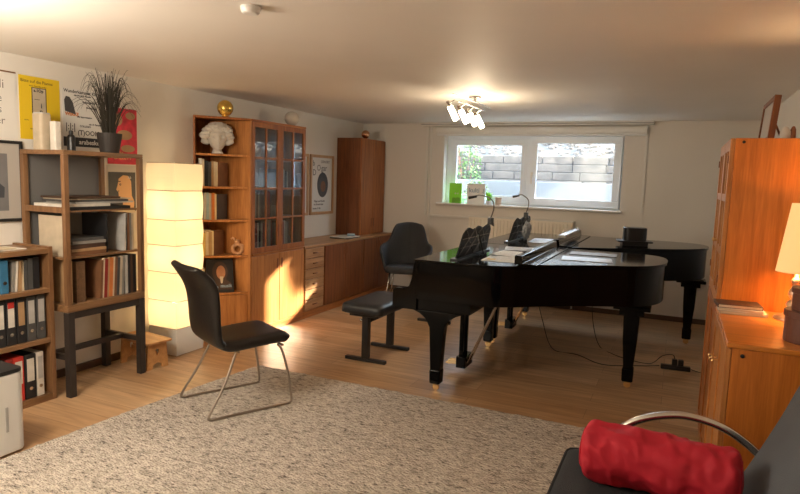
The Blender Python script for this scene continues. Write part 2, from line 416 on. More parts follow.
# angled open end shelf
t = thing('open_end_shelf', 'angled open teak end bookcase left of the glass-door cabinet', 'bookcase', (0,0,0))
PA, PB, PW = (-4.05, 4.29), (CX, 4.686), (XL+.004, 4.455)
EFD = Vector((PB[0]-PA[0], PB[1]-PA[1], 0)).normalized(); EIN = Vector((-EFD.y, EFD.x, 0))   # along the slanted front, and inwards
def eq(a, b): p = Vector((PA[0], PA[1], 0))+EFD*a+EIN*b; return (p.x, p.y)
pd = Vector((PW[0]-PA[0], PW[1]-PA[1], 0)).normalized(); pn = Vector((-pd.y, pd.x, 0))
if pn.dot(EFD) < 0: pn = -pn
pan = [PA, PW, (PW[0], PW[1]+.022), (PA[0]+pn.x*.018, PA[1]+pn.y*.018)]
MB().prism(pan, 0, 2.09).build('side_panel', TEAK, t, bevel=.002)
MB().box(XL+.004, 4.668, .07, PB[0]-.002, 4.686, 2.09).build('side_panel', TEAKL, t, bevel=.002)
MB().box(XL+.004, 4.48, .07, XL+.014, 4.668, 2.09).build('back_panel', TEAK, t)
MB().prism([PA, (PB[0]+.002, PB[1]), (XL+.004, PB[1]), PW], 2.09, 2.11).build('top_board', TEAK, t, bevel=.002)
inn = [eq(.02,.004), (PB[0]-.024, 4.667), (XL+.0145, 4.667), (XL+.0145, 4.482)]
MB().prism([eq(.02,.02), (PB[0]-.05, 4.667), (XL+.0145, 4.667), (XL+.0145, 4.482)], 0, .07).build('plinth', TEAKD, t)
ESZ = [1.75, 1.447, 1.135, .795, .435]
for z in ESZ:
    MB().prism(inn, z, z+.02).build('shelf', TEAKL, t, bevel=.002)
MB().prism([eq(.022,.006), eq(.49,.006), eq(.49,.02), eq(.022,.02)], .075, .43).build('door', TEAKL, t, bevel=.002)

def pull(parent, x, y, z, h=.10, m=None):
    return MB().box(x, y-.012, z-h/2, x+.006, y+.012, z+h/2).build('handle', m or TEAKD, parent, bevel=.004)
def base_unit(name, label, y0, y1, ztop, doors=2, left=True, hz=.69):
    t = thing(name, label, 'cabinet', (0,0,0))
    c = MB(); c.box(XL+.004, y0, .075, CX-.02, y0+.018, ztop); c.box(XL+.004, y1-.018, .075, CX-.02, y1, ztop); c.box(XL+.004, y0+.018, .075, CX-.02, y1-.018, .095)
    c.box(XL+.004, y0+.018, ztop-.018, CX-.02, y1-.018, ztop); c.box(XL+.004, y0+.018, .095, XL+.014, y1-.018, ztop-.018)
    c.build('carcass', TEAK, t, bevel=.001)
    MB().box(XL+.004, y0, 0, CX-.002, y1, .075).build('plinth', TEAKY, t, bevel=.002)
    wd = (y1-y0)/doors
    for k in range(doors):
        a, b = y0+k*wd+.003, y0+(k+1)*wd-.003
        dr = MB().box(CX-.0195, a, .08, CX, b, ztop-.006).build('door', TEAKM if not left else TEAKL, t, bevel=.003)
        pull(dr, CX, b-.035 if k % 2 == 0 else a+.035, hz)
    return t
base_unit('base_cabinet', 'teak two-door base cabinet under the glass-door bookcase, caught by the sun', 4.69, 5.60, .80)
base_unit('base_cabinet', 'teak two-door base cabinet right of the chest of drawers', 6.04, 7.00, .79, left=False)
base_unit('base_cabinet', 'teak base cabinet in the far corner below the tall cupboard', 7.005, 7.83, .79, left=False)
t = thing('drawer_cabinet', 'narrow teak chest of six drawers between the two-door base cabinets', 'cabinet', (0,0,0))
c = MB(); c.box(XL+.004, 5.605, .075, CX-.02, 5.623, .79); c.box(XL+.004, 6.017, .075, CX-.02, 6.035, .79); c.box(XL+.004, 5.623, .075, CX-.02, 6.017, .09); c.box(XL+.004, 5.623, .09, XL+.014, 6.017, .79); c.build('carcass', TEAK, t)
MB().box(XL+.004, 5.605, 0, CX-.002, 6.035, .075).build('plinth', TEAKY, t, bevel=.002)
for k in range(6):
    z0 = .085+k*.1175
    dr = MB().box(CX-.0195, 5.628, z0, CX+.002, 6.012, z0+.110).build('drawer', TEAKLY, t, bevel=.004)
    MB().tube([(CX+.002,5.775,z0+.055),(CX+.015,5.785,z0+.057),(CX+.018,5.82,z0+.057),(CX+.015,5.855,z0+.057),(CX+.002,5.865,z0+.055)], .006, 8).build('handle', TEAKD, dr, smooth=True)
t = tag(MB().box(XL+.002, 5.603, .79, CX+.006, 7.84, .815).build('worktop', TEAKLY, bevel=.003), 'long light teak worktop over the drawers and far base cabinets', 'worktop')

# glass-door hutch
t = thing('glass_door_bookcase', 'teak display cabinet with two paned glass doors on the sunlit base cabinet', 'bookcase', (0,0,0))
HY0, HY1, HZ0, HZ1 = 4.69, 5.60, .80, 2.11
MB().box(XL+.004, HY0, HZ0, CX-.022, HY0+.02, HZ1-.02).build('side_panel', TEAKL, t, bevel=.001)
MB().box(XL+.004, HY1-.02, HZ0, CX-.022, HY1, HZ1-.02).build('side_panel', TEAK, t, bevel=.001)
MB().box(XL+.004, HY0, HZ1-.02, CX+.002, HY1, HZ1).build('top_board', TEAKY, t, bevel=.002)
MB().box(XL+.004, HY0+.02, HZ0, CX-.0, HY1-.02, HZ0+.02).build('bottom_board', TEAKY, t)
MB().box(XL+.004, HY0+.02, HZ0+.02, XL+.012, HY1-.02, HZ1-.02).build('back_panel', TEAKD, t)
for z in (1.16, 1.455, 1.75): MB().box(XL+.012, HY0+.02, z-.018, CX-.06, HY1-.02, z).build('shelf', TEAK, t)
ym = (HY0+HY1)/2
for a, b, hy in ((HY0+.002, ym-.002, ym-.03), (ym+.002, HY1-.002, ym+.03)):
    z0, z1 = HZ0+.022, HZ1-.022
    d = MB(); x0, x1 = CX-.021, CX
    d.box(x0, a, z0, x1, a+.045, z1); d.box(x0, b-.045, z0, x1, b, z1); d.box(x0, a+.045, z0, x1, b-.045, z0+.055); d.box(x0, a+.045, z1-.05, x1, b-.045, z1)
    ymid = (a+b)/2; d.box(x0+.003, ymid-.009, z0+.055, x1-.002, ymid+.009, z1-.05)
    for z in (1.16, 1.455, 1.75): d.box(x0+.003, a+.045, z-.009, x1-.002, ymid-.009, z+.009); d.box(x0+.003, ymid+.009, z-.009, x1-.002, b-.045, z+.009)
    dr = d.build('door', TEAK, t, bevel=.002)
    MB().box(x0+.008, a+.04, z0+.05, x0+.011, b-.04, z1-.045).build('pane', GLASSC, dr)
    pull(dr, CX, hy, 1.03, .12)

# tall corner cupboard
t = thing('corner_cupboard', 'tall dark teak two-door cupboard standing on the base units in the far corner', 'cupboard', (0,0,0))
KX = -3.83
c = MB(); c.box(XL+.004, 7.12, .815, KX-.02, 7.14, 2.11); c.box(XL+.004, 7.80, .815, KX-.02, 7.82, 2.11); c.box(XL+.004, 7.14, 2.09, KX-.02, 7.8, 2.11); c.box(XL+.004,7.14,.815,KX-.02,7.8,.835); c.box(XL+.004,7.14,.835,XL+.014,7.8,2.09)
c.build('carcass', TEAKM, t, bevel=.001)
for a, b, hy in ((7.122, 7.468, 7.44), (7.472, 7.818, 7.50)):
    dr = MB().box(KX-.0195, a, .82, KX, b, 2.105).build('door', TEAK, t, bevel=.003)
    pull(dr, KX, hy, .98, .12)

# decorations on cabinet tops
t = thing('gold_ball', 'gold ornamental ball on a small ring foot on top of the open bookcase', 'ornament', (-3.86, 4.50, 2.11))
MB().lathe([(.03,0),(.034,.003),(.03,.012),(.026,.012)], 20).build('foot_ring', BRASS, t)
MB().sphere((0,0,.079), .073, 28).build('ball', GOLD, t, smooth=True)
t = thing('white_ball', 'matt white ceramic ball on top of the glass-door cabinet', 'ornament', (-3.83, 5.52, 2.11))
MB().lathe([(.03,0),(.035,.003),(.03,.014),(.026,.014)], 20).build('foot_ring', PLASTER, t)
MB().sphere((0,0,.085), .078, 28, (1,1,.98)).build('ball', mat('matt_cream', (.55,.5,.43), .9), t, smooth=True)
t = thing('copper_ball', 'small shiny copper ball on top of the corner cupboard', 'ornament', (-3.92, 7.38, 2.11))
MB().lathe([(.022,0),(.025,.003),(.022,.01),(.02,.01)], 20).build('foot_ring', COPPER, t)
MB().sphere((0,0,.062), .056, 24).build('ball', COPPER, t, smooth=True)

# plaster head in the open shelf
t = thing('plaster_head', 'white plaster head of a curly-haired figure in the top compartment of the open bookcase', 'sculpture', (-3.965, 4.515, 1.7705), math.radians(48))
# local: face looks along -Y
bm = bmesh.new(); bmesh.ops.create_icosphere(bm, subdivisions=5, radius=1)
for v in bm.verts:
    p = v.co.copy(); z = p.z
    w_ = .088*(1-.30*max(0, -z)**1.3); dp_ = .098*(1-.18*max(0, -z))
    q = Vector((p.x*w_, p.y*dp_, z*.125+.145))
    fr_ = max(0, -p.y)
    if fr_ > .5:
        def g_(x0, z0, sx, sz): return math.exp(-((p.x-x0)/sx)**2-((z-z0)/sz)**2)
        q.y -= .034*g_(0,-.10,.13,.26) + .012*g_(0,.26,.6,.10) + .012*g_(0,-.50,.22,.06) + .010*g_(0,-.62,.2,.06) + .016*g_(0,-.86,.3,.14)
        q.y += .022*(g_(-.34,.08,.18,.11)+g_(.34,.08,.18,.11)) + .006*g_(0,-.56,.25,.03)
        q.y -= .006*(g_(-.34,.08,.09,.05)+g_(.34,.08,.09,.05))
    v.co = q
hm = MB(); hm.bm.free(); hm.bm = bm; hm.build('face', PLASTER, t, smooth=True)
nk = MB(); nk.lathe([(.050,0),(.052,.01),(.042,.03),(.040,.06),(.045,.09)], 20, (0,.012,0)); nk.build('neck', PLASTER, t, smooth=True)
hb = MB(); rnd = random.Random(4)
for k in range(170):
    a = rnd.uniform(0, 2*PI); el = rnd.uniform(-.7, 1.5)
    x, y, z = math.cos(a)*math.cos(el), math.sin(a)*math.cos(el), math.sin(el)
    if y < -.45 and z < .42 and abs(x) < .72: continue
    if el < -.25 and abs(x) < .75: continue
    r = rnd.uniform(.02, .04)
    bmesh.ops.create_icosphere(hb.bm, subdivisions=2, radius=r, matrix=Matrix.Translation((x*.118, y*.10+.012, z*.105+.165)) @ Matrix.Rotation(rnd.random()*3,4,'X') @ Matrix.Diagonal((1.25,.8,.75,1)))
ho = hb.build('curly_hair', PLASTER, t, smooth=True)
dt = bpy.data.textures.new('curl', 'CLOUDS'); dt.noise_scale = .02
md = ho.modifiers.new('d', 'DISPLACE'); md.texture = dt; md.strength = .022; md.texture_coords = 'LOCAL'

# ------------------------------------------------------------------ books and sleeves helpers
COLS = {'black':(.015,.015,.017),'white':(.68,.64,.57),'grey':(.25,.24,.22),'cream':(.62,.52,.36),'brown':(.20,.09,.04),'tan':(.42,.26,.13),'orange':(.62,.20,.05),
 'dark red':(.28,.025,.02),'blue':(.03,.14,.26),'navy':(.02,.035,.08),'green':(.06,.14,.08),'beige':(.5,.42,.31),'pale grey':(.45,.44,.42),'red':(.5,.03,.02),'dark brown':(.07,.035,.02),'light blue':(.3,.42,.5), 'dark grey':(.07,.07,.07),'yellow':(.6,.42,.12)}
def cm(c): return mat('cover_'+c.replace(' ','_'), COLS[c], .55, var=.12, vscale=12)
ORD = ['first','second','third','fourth','fifth','sixth','seventh','eighth','ninth','tenth','eleventh','twelfth','thirteenth','fourteenth','fifteenth','sixteenth','seventeenth','eighteenth']
def art(c): return c
def row(name, cat, what, where, group, x0, x1, y, z, items, depthaxis='Y', facex=None, lean0=0):
    pass
def book(name, label, cat, group, cx, cy, z, th, h, d, col, lean=0, rz=0, cover=True, spine_label=None, slot=None, pages=True):
    """upright volume: spine faces +X, thickness along Y, lean in the YZ plane (radians, + leans towards +Y)"""
    t = thing(name, label, cat, (cx, cy, z), rz, group)
    M = Matrix.Rotation(-lean, 4, 'X')
    if lean < 0: off = Matrix.Translation((0, th/2, 0)); 
    else: off = Matrix.Translation((0, -th/2, 0))
    M = off.inverted() @ M @ off if False else (Matrix.Translation((0, (th/2 if lean > 0 else -th/2), 0)) @ M @ Matrix.Translation((0, (-th/2 if lean > 0 else th/2), 0)))
    if pages and th > .012:
        k = .002
        c = MB(); c.box(-d/2,-th/2,0,d/2,-th/2+k,h,M); c.box(-d/2,th/2-k,0,d/2,th/2,h,M); c.box(d/2-k,-th/2+k,0,d/2,th/2-k,h,M); c.build('cover', cm(col), t)
        MB().box(-d/2+.004,-th/2+k,.003,d/2-k-.0005,th/2-k,h-.004,M).build('pages', PAPERC, t)
    else:
        MB().box(-d/2,-th/2,0,d/2,th/2,h,M).build('sleeve', cm(col), t)
    if spine_label:
        a, b, cc = spine_label
        MB().box(d/2,-th/2*.8,h*a,d/2+.0012,th/2*.8,h*b,M).build('spine_label', cm(cc), t)
    return t

# ---- end shelf books (front slanted; depth small at near end)
ERZ = math.atan2(-.658, .753)          # spines face straight out of the slanted front
def es_row(zi, items, where, group, last=None):
    z = ESZ[zi]+.0202; a = .055
    for i, (c, th, h) in enumerate(items):
        p = eq(a+th/2, .03+.065)
        book('book', '%s book, %s from the left %s' % (c, ORD[i], where), 'book', group, p[0], p[1], z, th, h, .125, c, rz=ERZ, pages=(th > .015))
        a += th+.003
    if last:
        c, w_, h, th, lab = last
        t = thing('book', lab, 'book', (*eq(a+.034, .05), z), ERZ-math.radians(42), group)
        MB().box(-w_+.03,0,0,.03,.002,h).build('cover', cm(c), t); MB().box(-w_+.03,-th,0,.03,-th+.002,h).build('cover', cm(c), t)
        MB().box(.028,-th+.002,0,.03,0,h).build('spine', cm('cream'), t)
        MB().box(-w_+.033,-th+.002,.003,.028,0,h-.004).build('pages', PAPERC, t)
    return a
es_row(1, [('white',.022,.255),('cream',.02,.25),('black',.03,.235),('dark grey',.025,.225),('tan',.018,.232),('cream',.016,.23)], 'on the second board of the open bookcase', 'books on the second board', ('brown', .16, .225, .03, 'brown patterned book turned aslant at the right end of the second board'))
es_row(2, [('tan',.018,.20),('grey',.014,.24),('pale grey',.022,.25),('light blue',.022,.25),('pale grey',.018,.245),('orange',.026,.25)], 'on the middle board of the open bookcase', 'books on the middle board', ('dark grey', .17, .24, .035, 'thick dark grey book turned aslant at the right end of the middle board'))
es_row(3, [('cream',.026,.22),('yellow',.024,.215),('cream',.024,.22),('tan',.026,.225)], 'on the board above the portrait book', 'books beside the wooden figure', ('brown', .16, .235, .055, 'thick brown book turned aslant beside the wooden figure'))
es_row(4, [('grey',.022,.24),('cream',.02,.235)], 'on the lowest open board', 'books on the lowest board')
# wooden round figure
t = thing('wooden_figure', 'small carved round wooden figure beside the brown books in the open bookcase', 'figurine', (*eq(.405,.06), ESZ[3]+.0202), .6)
WF = wood('carved_beech', (.5,.24,.1), (.68,.38,.2), scale=2)
f = MB(); f.tube([(.045*math.cos(a), 0, .055+.045*math.sin(a)) for a in [k*PI/9 for k in range(18)]], .017, 10, closed=True); f.build('ring_body', WF, t, smooth=True)
MB().sphere((-.005,0,.125), .026, 16).build('head', WF, t, smooth=True)
MB().tube([(-.02,0,.14),(-.045,0,.165),(-.06,0,.15)], [.012,.011,.008], 8).build('arm', WF, t, smooth=True)
MB().tube([(.02,0,.10),(.05,0,.09),(.055,0,.06)], [.012,.012,.01], 8).build('arm', WF, t, smooth=True)
# portrait book leaning
t = thing('portrait_book', 'large dark book with a painted portrait on its cover leaning on the lowest open shelf', 'book', (*eq(.245,.03), ESZ[4]+.0202), math.radians(49))
Mb = Matrix.Rotation(math.radians(-14), 4, 'X')
MB().box(-.125, 0, 0, .125, .02, .325, Mb).build('cover', mat('portrait_cover', (.02,.017,.014), .35, var=.3), t)
SK = mat('painted_skin', (.45,.2,.09), .5, var=.15, vscale=20); HR = mat('painted_coat', (.07,.035,.02), .5)
def ell(cx, cz, rx, rz, off, n=18): return [(cx+rx*math.cos(2*PI*k/n), cz+rz*math.sin(2*PI*k/n)) for k in range(n)]
MB().prism(ell(.0,.2,.072,.10,0), -.0008, 0, 'Y', Mb).build('painted_hair', HR, t)
MB().prism([(-.09,.03),(.11,.03),(.1,.09),(.05,.13),(-.03,.13),(-.085,.09)], -.001, 0, 'Y', Mb).build('painted_coat', HR, t)
MB().prism(ell(.008,.195,.042,.066,0), -.0014, 0, 'Y', Mb).build('painted_face', SK, t)
MB().prism([(-.005,.155),(.03,.155),(.02,.09),(.005,.09)], -.0018, 0, 'Y', Mb).build('painted_collar', cm('cream'), t)
text('lettering', [('1749', -.1, .035, .04), ('musik', 0.0, .05, .045)], cm('light blue'), t, Mb @ Matrix.Translation((0,-.002,0)) @ Matrix.Rotation(PI/2,4,'X'), bold=.001)
tag(MB().box(-.055,-.06,0,.06,.05,.016, Matrix.Translation((*eq(.11,.09),ESZ[3]+.0202+.2265)) @ Matrix.Rotation(ERZ,4,'Z')).build('lying_book', cm('beige'), bevel=.002), 'beige book lying flat across the tops of the upright books', 'book')

# ---- hutch records behind glass
def hutch_row(z, y0, y1, hh, palette, where, seed, group):
    rnd = random.Random(seed); y = y0; i = 0
    while y < y1:
        th = rnd.uniform(.016,.034); c = rnd.choice(palette)
        nm = ORD[i] if i < len(ORD) else str(i+1)
        book('book', '%s spine, %s from the left %s' % (c, nm, where), 'book', group, CX-.19, y+th/2, z, th, hh*rnd.uniform(.86,1), .22, c, pages=False)
        y += th+.002; i += 1
pal = ['grey','dark grey','pale grey','dark brown','black','beige','dark red','brown']
hutch_row(1.1605, 4.74, 5.10, .27, pal, 'on the third row behind the left glass door', 1, 'records behind the left glass door')
hutch_row(HZ0+.0205, 4.74, 5.10, .31, pal, 'on the bottom row behind the left glass door', 2, 'records behind the left glass door')
hutch_row(HZ0+.0205, 5.19, 5.40, .30, pal, 'on the bottom row behind the right glass door', 3, 'records behind the right glass door')
hutch_row(1.4555, 5.18, 5.38, .2, pal, 'on the second row behind the right glass door', 4, 'records behind the right glass door')
for j, (y, z) in enumerate(((4.83,1.7505),(4.97,1.7505),(5.28,1.1605))):
    tag(MB().lathe([(.03,0),(.032,.002),(.05,.05),(.058,.11),(.055,.11),(.046,.05),(.0,.012)], 18, (CX-.17,y,z)).build('bowl', cm(['pale grey','tan','white'][j])), ['pale grey bowl on the top row behind the left glass door, nearer the open shelf','tan bowl on the top row behind the left glass door, nearer its right edge','white bowl alone behind the right glass door'][j], 'bowl')
t = thing('wooden_bowl', 'dark round pot behind the lowest right panes of the glass-door cabinet', 'pot', (CX-.17, 5.49, HZ0+.0205))
MB().lathe([(.035,0),(.05,.02),(.055,.07),(.04,.11),(.035,.12)], 20).build('body', cm('dark grey'), t, smooth=True)

# worktop things
t = tag(MB().box(-.13,-.19,0,.13,.19,.012, Matrix.Translation((-3.86,6.78,.8152)) @ Matrix.Rotation(.1,4,'Z')).build('magazine', cm('dark grey'), bevel=.002), 'grey magazine lying on the worktop in front of the corner cupboard, bottom of the pile', 'magazine')
t = tag(MB().box(-.12,-.17,0,.12,.17,.01, Matrix.Translation((-3.85,6.75,.8275)) @ Matrix.Rotation(-.08,4,'Z')).build('magazine', cm('white'), bevel=.002), 'white magazine on top of the grey one on the worktop', 'magazine')
t = tag(MB().box(-.05,-.08,0,.05,.08,.02, Matrix.Translation((-3.82,6.86,.838)) @ Matrix.Rotation(.5,4,'Z')).build('paper_packet', cm('light blue'), bevel=.006), 'small pale blue packet lying on the magazines', 'packet')
t = tag(MB().box(-.03,-.05,0,.03,.05,.018, Matrix.Translation((-3.95,5.78,.8152))).build('black_box', cm('navy'), bevel=.003), 'small dark box on the worktop beside the glass-door cabinet', 'box')

# ------------------------------------------------------------------ floor lamp
PAPL = emat('lamp_paper', (1,.76,.42), .20, (.9,.82,.66))
_nt = PAPL.node_tree; _b = _nt.nodes['Principled BSDF']; _tr = _nt.nodes.new('ShaderNodeBsdfTranslucent'); _tr.inputs[0].default_value = (.95,.82,.6,1)
_mx = _nt.nodes.new('ShaderNodeMixShader'); _mx.inputs[0].default_value = .5; _o = _nt.nodes['Material Output']
_nt.links.new(_b.outputs[0], _mx.inputs[1]); _nt.links.new(_tr.outputs[0], _mx.inputs[2]); _nt.links.new(_mx.outputs[0], _o.inputs[0])
PAPB = mat('lamp_base_paper', (.78,.76,.70), .8)
t = thing('paper_floor_lamp', 'tall square white paper floor lamp glowing beside the open bookcase', 'lamp', (-4.005, 4.02, 0))
seg = [0,.238,.476,.727,.96,1.18,1.43,1.665]
def sq(h, z, b=0, n=6):
    pts = []
    for (ax, ay, bx, by) in ((-1,-1,1,-1),(1,-1,1,1),(1,1,-1,1),(-1,1,-1,-1)):
        for k in range(n):
            u = k/n; x = ax+(bx-ax)*u; y = ay+(by-ay)*u
            bul = 1+b*math.sin(PI*u)
            if ax == bx: x *= bul
            else: y *= bul
            pts.append((x*h, y*h, z))
    return pts
for i in range(7):
    z0, z1 = seg[i], seg[i+1]; rs = []
    for k in range(7):
        u = k/6; z = z0+.003+(z1-z0-.006)*u
        rs.append(sq(.160+.006*math.sin(PI*u), z, .05*math.sin(PI*u)))
    MB().loft(rs, caps=False).build('paper_panel', PAPL if i else PAPB, t, smooth=False)
for z in seg:
    MB().tube(sq(.158, max(z,.004), 0), .0032, 6, closed=True).build('wire_ring', mat('lamp_wire', (.35,.26,.16), .6), t)
for z in (.42, .85, 1.28):
    MB().sphere((0,0,z), .035, 14).build('bulb', emat('lamp_bulb', (1,.74,.42), 20), t, smooth=True)
MB().tube([(0,0,.02),(0,0,1.25)], .006, 8).build('lamp_rod', WHITEP, t)
MB().box(-.15,-.15,.002,.15,.15,.02).build('base_plate', WHITEP, t)

# ------------------------------------------------------------------ record shelf on stand
t = thing('record_shelf', 'brown open wooden shelf box holding records on a dark stand by the left wall', 'shelf', (0,0,0))
SX0, SX1, SY0, SY1 = -4.19, -3.74, 2.77, 3.43
S0, S1 = .605, 1.715
for (x, y) in ((SX1-.035, SY0), (SX1-.035, SY1-.035), (SX0, SY0), (SX0, SY1-.035)):
    MB().box(x, y, S0+.05, x+.035, y+.035, S1-.03).build('post', SHELFW, t, bevel=.002)
MB().box(SX0, SY0, S0, SX1, SY1, S0+.05).build('bottom_board', SHELFY, t, bevel=.003)
MB().box(SX0, SY0, S1-.03, SX1, SY1, S1).build('top_board', SHELFY, t, bevel=.003)
MB().box(SX0, SY0+.035, S0+.05, SX0+.008, SY1-.035, S1-.03).build('back_panel', BACKP, t)
MB().box(SX0+.035, SY0, 1.29, SX1-.035, SY0+.02, 1.33).build('side_rail', SHELFW, t)
BR1, BR2 = .985, 1.305
MB().box(SX0+.008, SY0+.022, BR2-.012, SX1-.036, SY1-.002, BR2).build('shelf', SHELFY, t)
MB().box(SX0+.008, SY0+.002, BR1-.015, SX1-.036, SY1-.002, BR1).build('shelf', SHELFY, t)
t = thing('shelf_stand', 'dark wooden table-like stand carrying the record shelf', 'stand', (0,0,0))
for (x, y) in ((SX1-.05, SY0), (SX1-.05, SY1-.05), (SX0+.01, SY0), (SX0+.01, SY1-.05)):
    MB().box(x, y, 0, x+.05, y+.05, S0-.001).build('leg', DARKSTAND, t, bevel=.003)
MB().box(SX1-.045, SY0+.05, S0-.05, SX1-.01, SY1-.05, S0-.001).build('apron', DARKSTAND, t, bevel=.002)
MB().box(SX0+.015, SY0+.05, S0-.05, SX0+.05, SY1-.05, S0-.001).build('apron', DARKSTAND, t, bevel=.002)
MB().box(SX0+.06, SY0+.01, .26, SX1-.05, SY0+.04, .30).build('stretcher', DARKSTAND, t, bevel=.002)
MB().box(SX0+.06, SY1-.04, .26, SX1-.05, SY1-.01, .30).build('stretcher', DARKSTAND, t, bevel=.002)
MB().box((SX0+SX1)/2-.02, SY0+.04, .262, (SX0+SX1)/2+.02, SY1-.04, .298).build('stretcher', DARKSTAND, t, bevel=.002)
# bottom row of records
z = S0+.0505; y = SY1-.045
items = [('black',.03,.295,0),('dark brown',.02,.30,0),('black',.022,.295,0),('pale grey',.02,.295,0),('grey',.018,.29,-.06),('beige',.02,.295,-.06),('dark grey',.022,.285,-.06),('brown',.02,.29,-.06),('cream',.012,.295,-.06),('orange',.03,.29,-.06),('tan',.012,.295,-.06),('dark red',.026,.285,-.06),('cream',.01,.295,-.06),('brown',.02,.28,-.06)]
prev_ln = 0
RX = SX1-.19
for i, (c, th, h_, ln) in enumerate(items):
    if ln != prev_ln: y -= .019; prev_ln = ln
    y -= th
    book('record_sleeve', '%s record sleeve, %s from the right in the bottom record bay' % (c, ORD[i]), 'record', 'records in the bottom bay', RX, y+th/2, z, th, h_, .30, c, lean=-ln, pages=False)
    y -= .002
# note: they lean back to the right; a wide album box closes the row
t = thing('album_box', 'wide brown ribbed album box leaning at the left of the bottom record bay', 'box', (RX, 2.90, z), 0)
MB().box(-.145,-.03,0,.15,.04,.29).build('box', wood('ribbed_card', (.10,.05,.02), (.17,.09,.04), axis='X', rough=.8), t)
book('record_sleeve', 'orange-brown record sleeve leaning left of the album box', 'record', 'records in the bottom bay', RX, 2.838, z, .012, .30, .29, 'tan', lean=0, pages=False)
# middle bay
z = BR1+.0005
for i, (c, s, hgt, yy) in enumerate((('brown',.15,.028,2.98),('tan',.14,.02,2.99),('dark brown',.145,.03,2.975),('grey',.13,.022,3.0),('dark grey',.14,.02,2.97))):
    tag(MB().box(-.14,-s,0,.14,s,hgt, Matrix.Translation((RX,yy,z)) @ Matrix.Rotation(.06*(i%3-1),4,'Z')).build('lying_book', cm(c), bevel=.002), '%s book lying flat in the middle record bay, %s from the bottom' % (c, ORD[i]), 'book', 'flat pile in the middle bay')
    z += hgt+.0006
z = BR1+.0005; y = SY1-.05
for i, (c, th, h_, ln) in enumerate([('beige',.022,.28,.0),('grey',.012,.285,0),('brown',.018,.285,0),('black',.01,.28,0),('pale grey',.016,.285,.07)]):
    y -= th; book('record_sleeve', '%s record sleeve, %s from the right in the middle record bay' % (c, ORD[i]), 'record', 'records in the middle bay', RX, y+th/2, z, th, h_, .28, c, lean=ln, pages=False); y -= .004
t = tag(MB().box(RX-.14, 3.15, z, RX+.12, 3.16, z+.285).build('black_album', cm('black')), 'plain black album standing upright in the dark middle bay', 'record')
book('record_sleeve', 'beige record sleeve standing at the far left of the middle bay', 'record', 'records in the middle bay', RX, 2.815, z, .012, .28, .28, 'beige', lean=0, pages=False)
# papers seen through the near open side
t = tag(MB().box(SX0+.06, 2.835, z, SX0+.075+.001, 3.0, z+.001).build('loose_sheet', PAPERW), 'small loose sheet at the back of the middle bay', 'paper')
# top bay papers
z = BR2+.0005
for i, (c, sx, sy, hgt, yy, rz) in enumerate((('black',.16,.27,.022,3.08,0),('white',.15,.19,.02,2.99,.0),('pale grey',.15,.25,.012,3.14,.03),('dark grey',.15,.24,.014,3.10,-.02),('beige',.14,.26,.008,3.12,.02),('dark brown',.15,.21,.012,3.06,0))):
    tag(MB().box(-sx,-sy,0,sx,sy,hgt, Matrix.Translation((RX-.02,yy+.0,z)) @ Matrix.Rotation(rz,4,'Z')).build('sheet_music', cm(c), bevel=.001), '%s music volume lying in the top record bay, %s from the bottom' % (c, ORD[i]), 'book', 'music volumes in the top bay')
    z += hgt+.0006

# things on the record shelf top
t = thing('ornamental_grass', 'dark dried ornamental grass in a black pot on top of the record shelf', 'plant', (-3.95, 3.31, S1))
PB_ = mat('dark_pot', (.035,.028,.024), .6)
MB().lathe([(.062,0),(.066,.004),(.088,.13),(.09,.15),(.08,.15),(.07,.12),(0,.12)], 28).build('pot', PB_, t, smooth=False)
gr = MB(); rnd = random.Random(11)
for k in range(150):
    a = rnd.random()*2*PI; r0 = rnd.random()*.045; ht = rnd.uniform(.22,.50); sp = rnd.uniform(.02,.16)*(1.25 if ht < .36 else .75); dr = rnd.uniform(0,.12) if rnd.random() < .6 else 0
    c, s_ = math.cos(a), math.sin(a)
    p = [(r0*c, r0*s_, .12), ((r0+sp*.25)*c, (r0+sp*.25)*s_, .12+ht*.45), ((r0+sp*.65)*c, (r0+sp*.65)*s_, .12+ht*.85)]
    if dr: p += [((r0+sp)*c, (r0+sp)*s_, .12+ht*.95), ((r0+sp*1.35)*c, (r0+sp*1.35)*s_, .12+ht*.86), ((r0+sp*1.55)*c, (r0+sp*1.55)*s_, .12+ht*.7)]
    else: p += [((r0+sp*1.1)*c, (r0+sp*1.1)*s_, .12+ht*1.05)]
    pp = crom(p, 4); n = len(pp)
    # keep clear of the wall behind
    pp = [Vector((max(q.x, -.262), q.y, min(q.z, .62))) for q in pp]
    gr.tube(pp, [.0026*(1-.75*i/(n-1)) for i in range(n)], 4)
go = gr.build('grass_blades', mat('dark_grass', (.045,.04,.03), .8), t); go['kind'] = 'stuff'
t = thing('desk_speaker', 'tall narrow beige box at the left end of the record shelf top', 'box', (-4.085, 2.868, S1))
MB().prism(rrect(.10,.085,.02), 0, .25).build('body', cm('beige'), t, bevel=.003)
MB().prism(rrect(.092,.077,.018), .25, .258).build('lid', cm('pale grey'), t)
t = tag(MB().prism(rrect(.06,.05,.01), S1, S1+.20, 'Z', Matrix.Translation((-3.99, 2.90, 0))).build('white_carton', cm('white'), bevel=.003), 'small white carton next to the tall beige box on the record shelf', 'box')
t = thing('black_bottle', 'small black bottle on the record shelf before the black and white poster', 'bottle', (-3.99, 3.02, S1))
MB().lathe([(.026,0),(.028,.004),(.028,.10),(.02,.115),(.012,.12)], 20).build('body', BLACKS, t, smooth=False)
MB().lathe([(.014,.12),(.014,.145),(.011,.148)], 16).build('cap', BLACKS, t)

